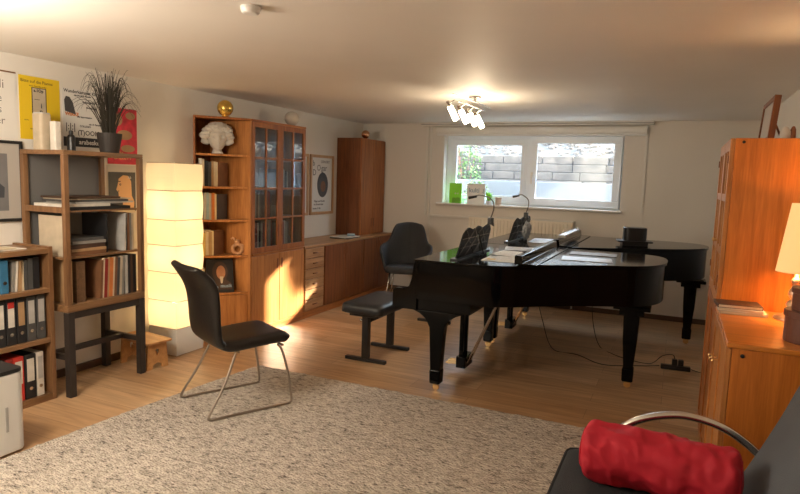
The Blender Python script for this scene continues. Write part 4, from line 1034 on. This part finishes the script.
# power strip and cables
t = thing('power_strip', 'black power strip with plugs on the floor under the farther piano', 'power strip', (.09, 5.74, 0), .06)
MB().box(-.12,-.025,0,.12,.025,.04).build('strip', BLACKS, t, bevel=.006)
for x in (-.01,.04): MB().box(x-.022,-.022,.04,x+.022,.022,.095).build('plug', BLACKS, t, bevel=.006)
CB = mat('cable_black', (.02,.018,.016), .6)
def cable(label, pts, r=.004):
    tag(MB().tube(crom(pts, 8), r, 6).build('power_cable', CB, smooth=True), label, 'cable')
cable('thin black cable hanging from the nearer piano, left of the two', [(-1.12,5.45,.674),(-1.05,5.52,.35),(-.98,5.75,.03),(-.75,5.75,.006),(-.5,5.55,.006),(-.2,5.68,.006),(-.04,5.73,.02)])
cable('thin black cable hanging from the farther piano, right of the two', [(-.68,5.93,.674),(-.66,6.0,.3),(-.60,6.15,.02),(-.45,5.95,.006),(-.3,5.84,.006),(-.12,5.8,.006),(-.02,5.82,.09),(.06,5.78,.12),(.08,5.75,.096)])
cable('short black cable running from the power strip to the right-hand cabinet', [(.213,5.745,.02),(.3,5.74,.006),(.42,5.70,.006),(.55,5.72,.006)])

# ------------------------------------------------------------------ right-hand cabinets
FX = .225
t = thing('tall_cabinet', 'tall honey-coloured teak cabinet with paned doors at the right wall', 'cabinet', (0,0,0))
TY0, TY1, TZ = 3.60, 4.42, 1.86
MB().box(FX+.022, TY0, .975, XR-.017, TY0+.02, TZ).build('side_panel', CABR, t, bevel=.002)
MB().box(FX+.022, TY1-.02, 0, XR-.017, TY1, TZ).build('side_panel', CABR, t, bevel=.002)
MB().box(FX+.022, TY0, 0, XR-.017, TY0+.02, .974).build('side_panel', CABR, t, bevel=.002)
MB().box(FX+.022, TY0+.02, TZ-.02, XR-.017, TY1-.02, TZ).build('top_board', CABRX, t)
MB().box(XR-.027, TY0+.02, 0, XR-.018, TY1-.02, TZ-.02).build('back_panel', TEAKD, t)
for z in (.07,.6,.955,1.25,1.55): MB().box(FX+.05, TY0+.02, z, XR-.028, TY1-.02, z+.018).build('shelf', TEAK, t)
ym = (TY0+TY1)/2
for a, b, hy in ((TY0+.001, ym-.002, ym-.03), (ym+.002, TY1-.001, ym+.03)):
    d = MB(); x0, x1, z0, z1 = FX, FX+.02, .975, TZ-.001
    d.box(x0,a,z0,x1,a+.05,z1); d.box(x0,b-.05,z0,x1,b,z1); d.box(x0,a+.05,z0,x1,b-.05,z0+.06); d.box(x0,a+.05,z1-.06,x1,b-.05,z1)
    mid = (a+b)/2; d.box(x0+.002,mid-.01,z0+.06,x1,mid+.01,z1-.06)
    for z in (1.26,1.55): d.box(x0+.002,a+.05,z-.02,x1,mid-.01,z+.02); d.box(x0+.002,mid+.01,z-.02,x1,b-.05,z+.02)
    dr = d.build('door', TEAKL, t, bevel=.002)
    MB().box(x0+.008,a+.045,z0+.055,x0+.011,b-.045,z1-.055).build('pane', GLASSC, dr)
    for z in (1.12,1.75): MB().box(x0-.006,(TY1-.03 if b > ym+.1 else TY0+.02),z-.02,x0-.0005,(TY1-.018 if b > ym+.1 else TY0+.032),z+.02).build('hinge', TEAKD, dr)
    MB().lathe([(.006,0),(.006,.012),(.011,.018),(.009,.024)], 12).build('knob', BRASS, dr, M=Matrix.Translation((x0,hy,1.3)) @ Matrix.Rotation(-PI/2,4,'Y'))
    d2 = MB(); d2.box(x0,a,.08,x1,a+.05,.965); d2.box(x0,b-.05,.08,x1,b,.965); d2.box(x0,a+.05,.08,x1,b-.05,.14); d2.box(x0,a+.05,.905,x1,b-.05,.965); d2.box(x0+.008,a+.05,.14,x1-.004,b-.05,.905)
    d2.build('door', TEAK, t, bevel=.002)
MB().box(FX+.012, TY0+.02, 0, FX+.03, TY1-.02, .07).build('plinth', TEAKD, t)
MB().lathe([(.008,0),(.008,.004),(.005,.005)], 12).build('screw_cap', BLACKS, t, M=Matrix.Translation((FX+.06,TY0,TZ-.02)) @ Matrix.Rotation(PI/2,4,'X'))
t = thing('sideboard', 'honey-coloured teak base cabinet with the lamp on top at the right wall', 'cabinet', (0,0,0))
BY0, BY1, BZ = 2.76, 3.598, .976
MB().box(FX+.002, BY0, BZ-.022, XR-.017, BY1, BZ).build('top_board', CABRX, t, bevel=.003)
MB().box(FX+.022, BY0+.004, 0, XR-.017, BY0+.024, BZ-.022).build('side_panel', CABR, t, bevel=.001)
MB().box(FX+.022, BY1-.02, 0, XR-.017, BY1-.001, BZ-.022).build('side_panel', CABR, t)
MB().box(XR-.027, BY0+.024, 0, XR-.018, BY1-.02, BZ-.022).build('back_panel', TEAKD, t)
MB().box(FX+.022, BY0+.024, .06, XR-.028, BY1-.02, .08).build('bottom_board', TEAKD, t)
ym = (BY0+BY1)/2
for a, b in ((BY0+.006, ym-.002), (ym+.002, BY1-.003)):
    d = MB(); x0, x1, z0, z1 = FX, FX+.02, .08, BZ-.025
    d.box(x0,a,z0,x1,a+.055,z1); d.box(x0,b-.055,z0,x1,b,z1); d.box(x0,a+.055,z0,x1,b-.055,z0+.06); d.box(x0,a+.055,z1-.06,x1,b-.055,z1); d.box(x0+.008,a+.055,z0+.06,x1-.005,b-.055,z1-.06)
    dr = d.build('door', TEAKL, t, bevel=.002)
    kz = .80; ky = b-.03 if a < ym-.1 else a+.03
    k_ = MB(); k_.tube([(x0,ky,kz),(x0-.02,ky,kz)], .003, 8); k_.tube([(x0-.022,ky,kz+.0+.009*0)]+[(x0-.028+.008*math.cos(q),ky,kz+.009*math.sin(q)) for q in (0,1,2,3,4,5,6)], .0022, 6); k_.build('key', BRASS, dr)
MB().lathe([(.008,0),(.008,.004),(.005,.005)], 12).build('screw_cap', BLACKS, t, M=Matrix.Translation((FX+.06,BY0+.004,BZ-.05)) @ Matrix.Rotation(PI/2,4,'X'))
# books on sideboard
zb = BZ+.0003
for i, (c, w_, h_, dx, rz) in enumerate((('beige',.21,.016,.0,.05),('white',.20,.014,-.01,-.04),('dark brown',.2,.018,-.02,.08))):
    tb = thing('lying_book', '%s book lying on the sideboard by the tall cabinet, %s' % (c, ('bottom of three','middle of three','top of three')[i]), 'book', (.335+dx, 3.47, zb), rz, 'books lying on the sideboard')
    MB().box(-w_/2,-.075,0,w_/2,.075,h_).build('cover', cm(c), tb, bevel=.001)
    MB().box(-w_/2+.004,-.0765,.003,w_/2-.004,-.0752,h_-.003).build('pages', PAPERC, tb)
    zb += h_+.0006
# table lamp
t = thing('table_lamp', 'table lamp with silvered turned foot and cream tapered shade on the sideboard', 'lamp', (.548, 3.42, BZ))
SIL = mat('silvered_foot', (.62,.48,.38), .3, .75, bump=.3, bscale=30, var=.35, vscale=18)
MB().lathe([(.082,0),(.085,.006),(.08,.016),(.058,.022),(.046,.03),(.03,.038),(.022,.05),(.032,.06),(.036,.075),(.028,.092),(.016,.10),(.022,.108),(.03,.12),(.028,.14),(.018,.16),(.013,.175),(.02,.182),(.024,.195),(.018,.205),(.01,.21),(.008,.27)], 28).build('foot', SIL, t, smooth=True)
sh = MB(); prof = [(.092,.235),(.091,.245),(.052,.56),(.051,.565)]
R = []
for r, z in prof: R.append([(r*math.cos(2*PI*k/40), r*math.sin(2*PI*k/40), z) for k in range(40)])
sh.loft(R, caps=False); SHM = emat('lamp_shade_cloth', (1,.48,.14), .26, (.8,.65,.42)); so = sh.build('shade', SHM, t, smooth=True)
md = so.modifiers.new('s', 'SOLIDIFY'); md.thickness = .002
MB().sphere((0,0,.33), .03, 16).build('bulb', emat('warm_bulb', (1,.6,.28), 12), t, smooth=True)
# brown round boxes
t = thing('leather_box', 'round brown leather box on the right end of the sideboard, lower of the two', 'box', (.535, 2.95, BZ))
BRL = mat('brown_leather', (.14,.05,.03), .45, bump=.2, bscale=60)
MB().lathe([(.088,0),(.09,.003),(.09,.105)], 36).build('body', BRL, t); MB().lathe([(.094,.105),(.096,.107),(.096,.13),(.092,.133)], 36).build('lid', BRL, t)
t = thing('leather_box', 'smaller round brown leather box stacked on the lower one on the sideboard', 'box', (.545, 2.95, BZ+.1335))
MB().lathe([(.078,0),(.08,.003),(.08,.07)], 36).build('body', BRL, t); MB().lathe([(.084,.07),(.086,.072),(.086,.09),(.082,.093)], 36).build('lid', BRL, t)
# leaning picture on tall cabinet top
t = thing('leaning_picture', 'brown-framed picture standing on top of the tall cabinet at the right wall', 'picture', (.435, 4.155, TZ+.0005), 0)
Mp = Matrix.Rotation(math.radians(4), 4, 'Y')
f = MB(); f.box(-.016,-.25,0,.016,.25,.03,Mp); f.box(-.016,-.25,.23,.016,.25,.255,Mp); f.box(-.016,-.25,.03,.016,-.22,.23,Mp); f.box(-.016,.22,.03,.016,.25,.23,Mp); f.build('frame', TEAKD, t)
MB().box(.02,-.02,0,.10,.02,.006).build('easel_foot', TEAKD, t)
MB().tube([(.095,0,.004),(.02,0,.18)], .006, 8).build('easel_strut', TEAKD, t)
MB().box(-.008,-.22,.03,.004,.22,.23,Mp).build('picture_glass', mat('pale_print', (.5,.48,.44), .3), t)
t = thing('small_figurines', 'small dark and pale rounded ornament on top of the tall cabinet', 'ornament', (.475, 3.70, TZ))
MB().lathe([(.02,0),(.026,.01),(.024,.04),(.012,.062),(.004,.066)], 18).build('pale_half', PLASTER, t, smooth=True)
MB().lathe([(.012,0),(.014,.01),(.013,.05),(.007,.065),(.002,.068)], 16, (.034,0,0)).build('dark_half', TEAKD, t, smooth=True)

# ------------------------------------------------------------------ lounge chair with red bolster
t = thing('lounge_chair', 'dark grey lounge chair with curved chrome arms in the bottom right corner', 'armchair', (0,0,.016))
# seat pad
sp = MB(); ring = []
cxm, cym = .02, 2.18
def pad(sc, z, dx=0): return [(cxm+dx+x*sc, cym+y*sc, z) for x, y in rrect(.74,.80,.05,5)]
sp.loft([pad(.94,.31),pad(1,.33),pad(1.0,.445),pad(.99,.462),pad(.9,.474),pad(.5,.478)])
so = sp.build('seat_cushion', DARKF, t, smooth=True)
MB().tube([(p[0],p[1],.460) for p in pad(.995,0)], .006, 6, closed=True).build('piping', DARKF, so)
# backrest: thick slab reclined towards +X
rings = []
path = crom([(.27,.44,0),(.335,.60,0),(.385,.74,0),(.43,.88,0),(.485,1.0,0)], 5)
for i, p in enumerate(path):
    u = i/(len(path)-1); hw = .385-.0*u; th_ = .10*(1-.25*u) if i < len(path)-1 else .03
    hw2 = hw if i < len(path)-2 else hw*.97
    rr = rrect(2*th_, 2*hw2, min(.05, th_*.9), 4)
    rings.append([(p.x+.10+a*math.cos(.38), cym+b_*1.0, p.y - a*math.sin(.38)) for a, b_ in rr])
MB().loft(rings).build('backrest', GREYF, t, smooth=True)
for yy in (cym+.415, cym-.415):
    pth = crom([(-.30,yy,.31),(-.27,yy,.42),(-.21,yy,.52),(-.135,yy,.588),(-.065,yy,.635),(.02,yy,.668),(.11,yy,.68),(.23,yy,.657),(.345,yy,.585),(.46,yy,.46),(.52,yy,.30),(.53,yy,.1)], 6)
    MB().tube(pth, .016, 14).build('arm', CHROME, t, smooth=True)
fr_ = MB(); 
for yy in (cym+.415, cym-.415): fr_.tube([(-.30,yy,.31),(-.30,yy,.03),(-.28,yy,.016),(.51,yy,.016),(.53,yy,.04),(.53,yy,.1)], .016, 12)
fr_.tube([(-.28,cym-.415,.30),(-.28,cym+.415,.30)], .014, 10); fr_.tube([(.35,cym-.415,.30),(.35,cym+.415,.30)], .014, 10); fr_.tube([(-.30,cym+.415,.30),(.52,cym+.415,.30)], .012, 10); fr_.tube([(-.30,cym-.415,.30),(.52,cym-.415,.30)], .012, 10)
fr_.build('base_frame', CHROME, t, smooth=True)
# bolster
t = thing('bolster', 'red cylindrical bolster cushion lying on the dark lounge chair', 'cushion', (-.265, 2.33, .602), math.radians(-6))
bm = bmesh.new(); n = 48; Ls = 60; rings = []
prof = []
Lb = .545
for i in range(Ls+1):
    u = i/Ls; x = u*Lb
    e = min(u, 1-u)*Lb
    r = .104*(1-(1-min(1, e/.045))**2.6)**.5 if e < .045 else .106
    r = max(r, .012); rings.append((x, r))
vr = []
for (x, r) in rings:
    rg = []
    for k in range(n):
        a = 2*PI*k/n
        w_ = noise.noise(Vector((x*11+math.sin(a)*1.2, math.cos(a)*1.8, math.sin(a)*1.8)))*.014 + (1-abs(noise.noise(Vector((x*14, math.cos(a)*2.2+x*8, math.sin(a)*2.2))))*4)*.006*(abs(noise.noise(Vector((x*14, math.cos(a)*2.2+x*8, math.sin(a)*2.2)))) < .25)
        if x > .30: w_ += noise.noise(Vector((x*30, a*3, 1)))*.006
        ee = min(x, Lb-x); w_ += .004*math.sin(a*14)*max(0, 1-ee/.06)
        rr = max(.008, r+w_*(r/.104)); rg.append(bm.verts.new((x, rr*math.cos(a), rr*math.sin(a))))
    vr.append(rg)
for a, b in zip(vr, vr[1:]):
    for k in range(n): bm.faces.new((a[k], a[(k+1)%n], b[(k+1)%n], b[k]))
bm.faces.new(vr[0][::-1]); bm.faces.new(vr[-1])
mb = MB(); mb.bm.free(); mb.bm = bm
bo = mb.build('cover', REDF, t, smooth=True, sub=1)
MB().tube([(.012+.0*math.cos(q), .075*math.cos(q), .075*math.sin(q)) for q in [k*PI/14 for k in range(28)]], .0035, 5, closed=True).build('end_piping', REDF, t)
MB().tube([(Lb-.012, .075*math.cos(q), .075*math.sin(q)) for q in [k*PI/14 for k in range(28)]], .0035, 5, closed=True).build('end_piping', REDF, t)

# ------------------------------------------------------------------ ceiling fixtures
t = thing('smoke_detector', 'small white round smoke detector on the ceiling', 'smoke detector', (-1.85, 2.33, ZC))
MB().lathe([(.045,-.001),(.047,-.012),(.04,-.03),(.03,-.034)], 28).build('housing', WHITEP, t)
t = thing('ceiling_spotlight_bar', 'chrome ceiling light with four glowing white glass shades in front of the window', 'lamp', (-1.74, 5.36, ZC))
MB().lathe([(.055,-.001),(.057,-.01),(.05,-.022),(.012,-.026),(.010,-.06)], 24).build('ceiling_rose', CHROME, t)
MB().tube([(-.03,-.50,-.05),(0,0,-.05),(.0,.50,-.05)], .006, 8).build('bar', CHROME, t)
MB().tube([(-.05,-.30,-.085),(-.05,0,-.08),(-.04,.42,-.085)], .005, 8).build('bar', CHROME, t)
GL = emat('glowing_shade', (1,.84,.6), 7, (1,.95,.85))
for k, yy in enumerate((-.40,-.12,.14,.36)):
    a = Vector((-.05, yy, -.085)); p0 = a+Vector((-.05,0,-.035)); dr = Vector((.30,.50,-.80)).normalized()
    j = MB().tube([a, p0], .005, 8).build('joint', CHROME, t)
    MB().tube([p0-dr*.03, p0+dr*.02], .013, 12).build('socket', CHROME, j)
    MB().tube([p0+dr*.02, p0+dr*.028, p0+dr*.15, p0+dr*.155], [.018,.025,.026,.023], 18).build('glass_shade', GL, t, smooth=False)

# ------------------------------------------------------------------ camera
f_px = 606.0; yaw, pitch, roll = .4265, .1133, -.0321
cy_, sy_ = math.cos(yaw), math.sin(yaw)
fw = Vector((-sy_*math.cos(pitch), cy_*math.cos(pitch), -math.sin(pitch))); rt = Vector((cy_, sy_, 0)); dn = fw.cross(rt)
r2 = math.cos(roll)*rt+math.sin(roll)*dn; d2 = -math.sin(roll)*rt+math.cos(roll)*dn
cam = bpy.data.cameras.new('camera'); co = bpy.data.objects.new('camera', cam); COL.objects.link(co)
M = Matrix.Identity(4)
for i in range(3): M[i][0] = r2[i]; M[i][1] = -d2[i]; M[i][2] = -fw[i]
M[2][3] = 1.6
co.matrix_world = M
cam.sensor_width = 36; cam.lens = f_px/800*36; cam.clip_start = .05
SC.camera = co

# ------------------------------------------------------------------ lights
def light(name, typ, loc, energy, col, **kw):
    l = bpy.data.lights.new(name, typ); l.energy = energy; l.color = col
    for k, v in kw.items(): setattr(l, k, v)
    o = bpy.data.objects.new(name, l); COL.objects.link(o); o.location = loc
    return o
sun = light('sun', 'SUN', (3, 12, 5), 15, (1,.82,.58), angle=math.radians(1.2))
sun.rotation_euler = Vector((-1,-1.05,-.546)).to_track_quat('-Z', 'Y').to_euler()
po = light('window_portal', 'AREA', (-1.8, YB+.28, 1.75), 1, (1,1,1), shape='RECTANGLE', size=2.3, size_y=.92)
po.rotation_euler = (-PI/2, 0, 0); po.data.cycles.is_portal = True
light('table_lamp_bulb', 'POINT', (.548, 3.42, BZ+.42), 4.5, (1,.62,.30), shadow_soft_size=.03)
light('spot_glow', 'POINT', (-1.72, 5.42, 2.04), 6, (1,.78,.52), shadow_soft_size=.10)
t = thing('fill_globe', 'added round white fill light under the ceiling, out of view above the rug', 'lamp', (-2.95, 1.2, ZC))  # unseen globe added to lift the overall room brightness
MB().lathe([(.15,-.001),(.16,-.02),(.13,-.07),(.05,-.095)], 28).build('globe', emat('fill_globe_glow', (1,.88,.70), 3), t, smooth=True)
light('added_fill_light', 'POINT', (-2.95, 1.2, 1.94), 45, (1,.87,.70), shadow_soft_size=.3)  # added point light below the unseen globe, fills the whole room

w = bpy.data.worlds.new('world'); SC.world = w; w.use_nodes = True
bg = w.node_tree.nodes['Background']; bg.inputs[0].default_value = (.74,.87,1,1); bg.inputs[1].default_value = 5.0
SC.view_settings.view_transform = 'Standard'; SC.view_settings.look = 'None'; SC.view_settings.gamma = 1; SC.view_settings.use_curve_mapping = False
SC.view_settings.exposure = 1.48
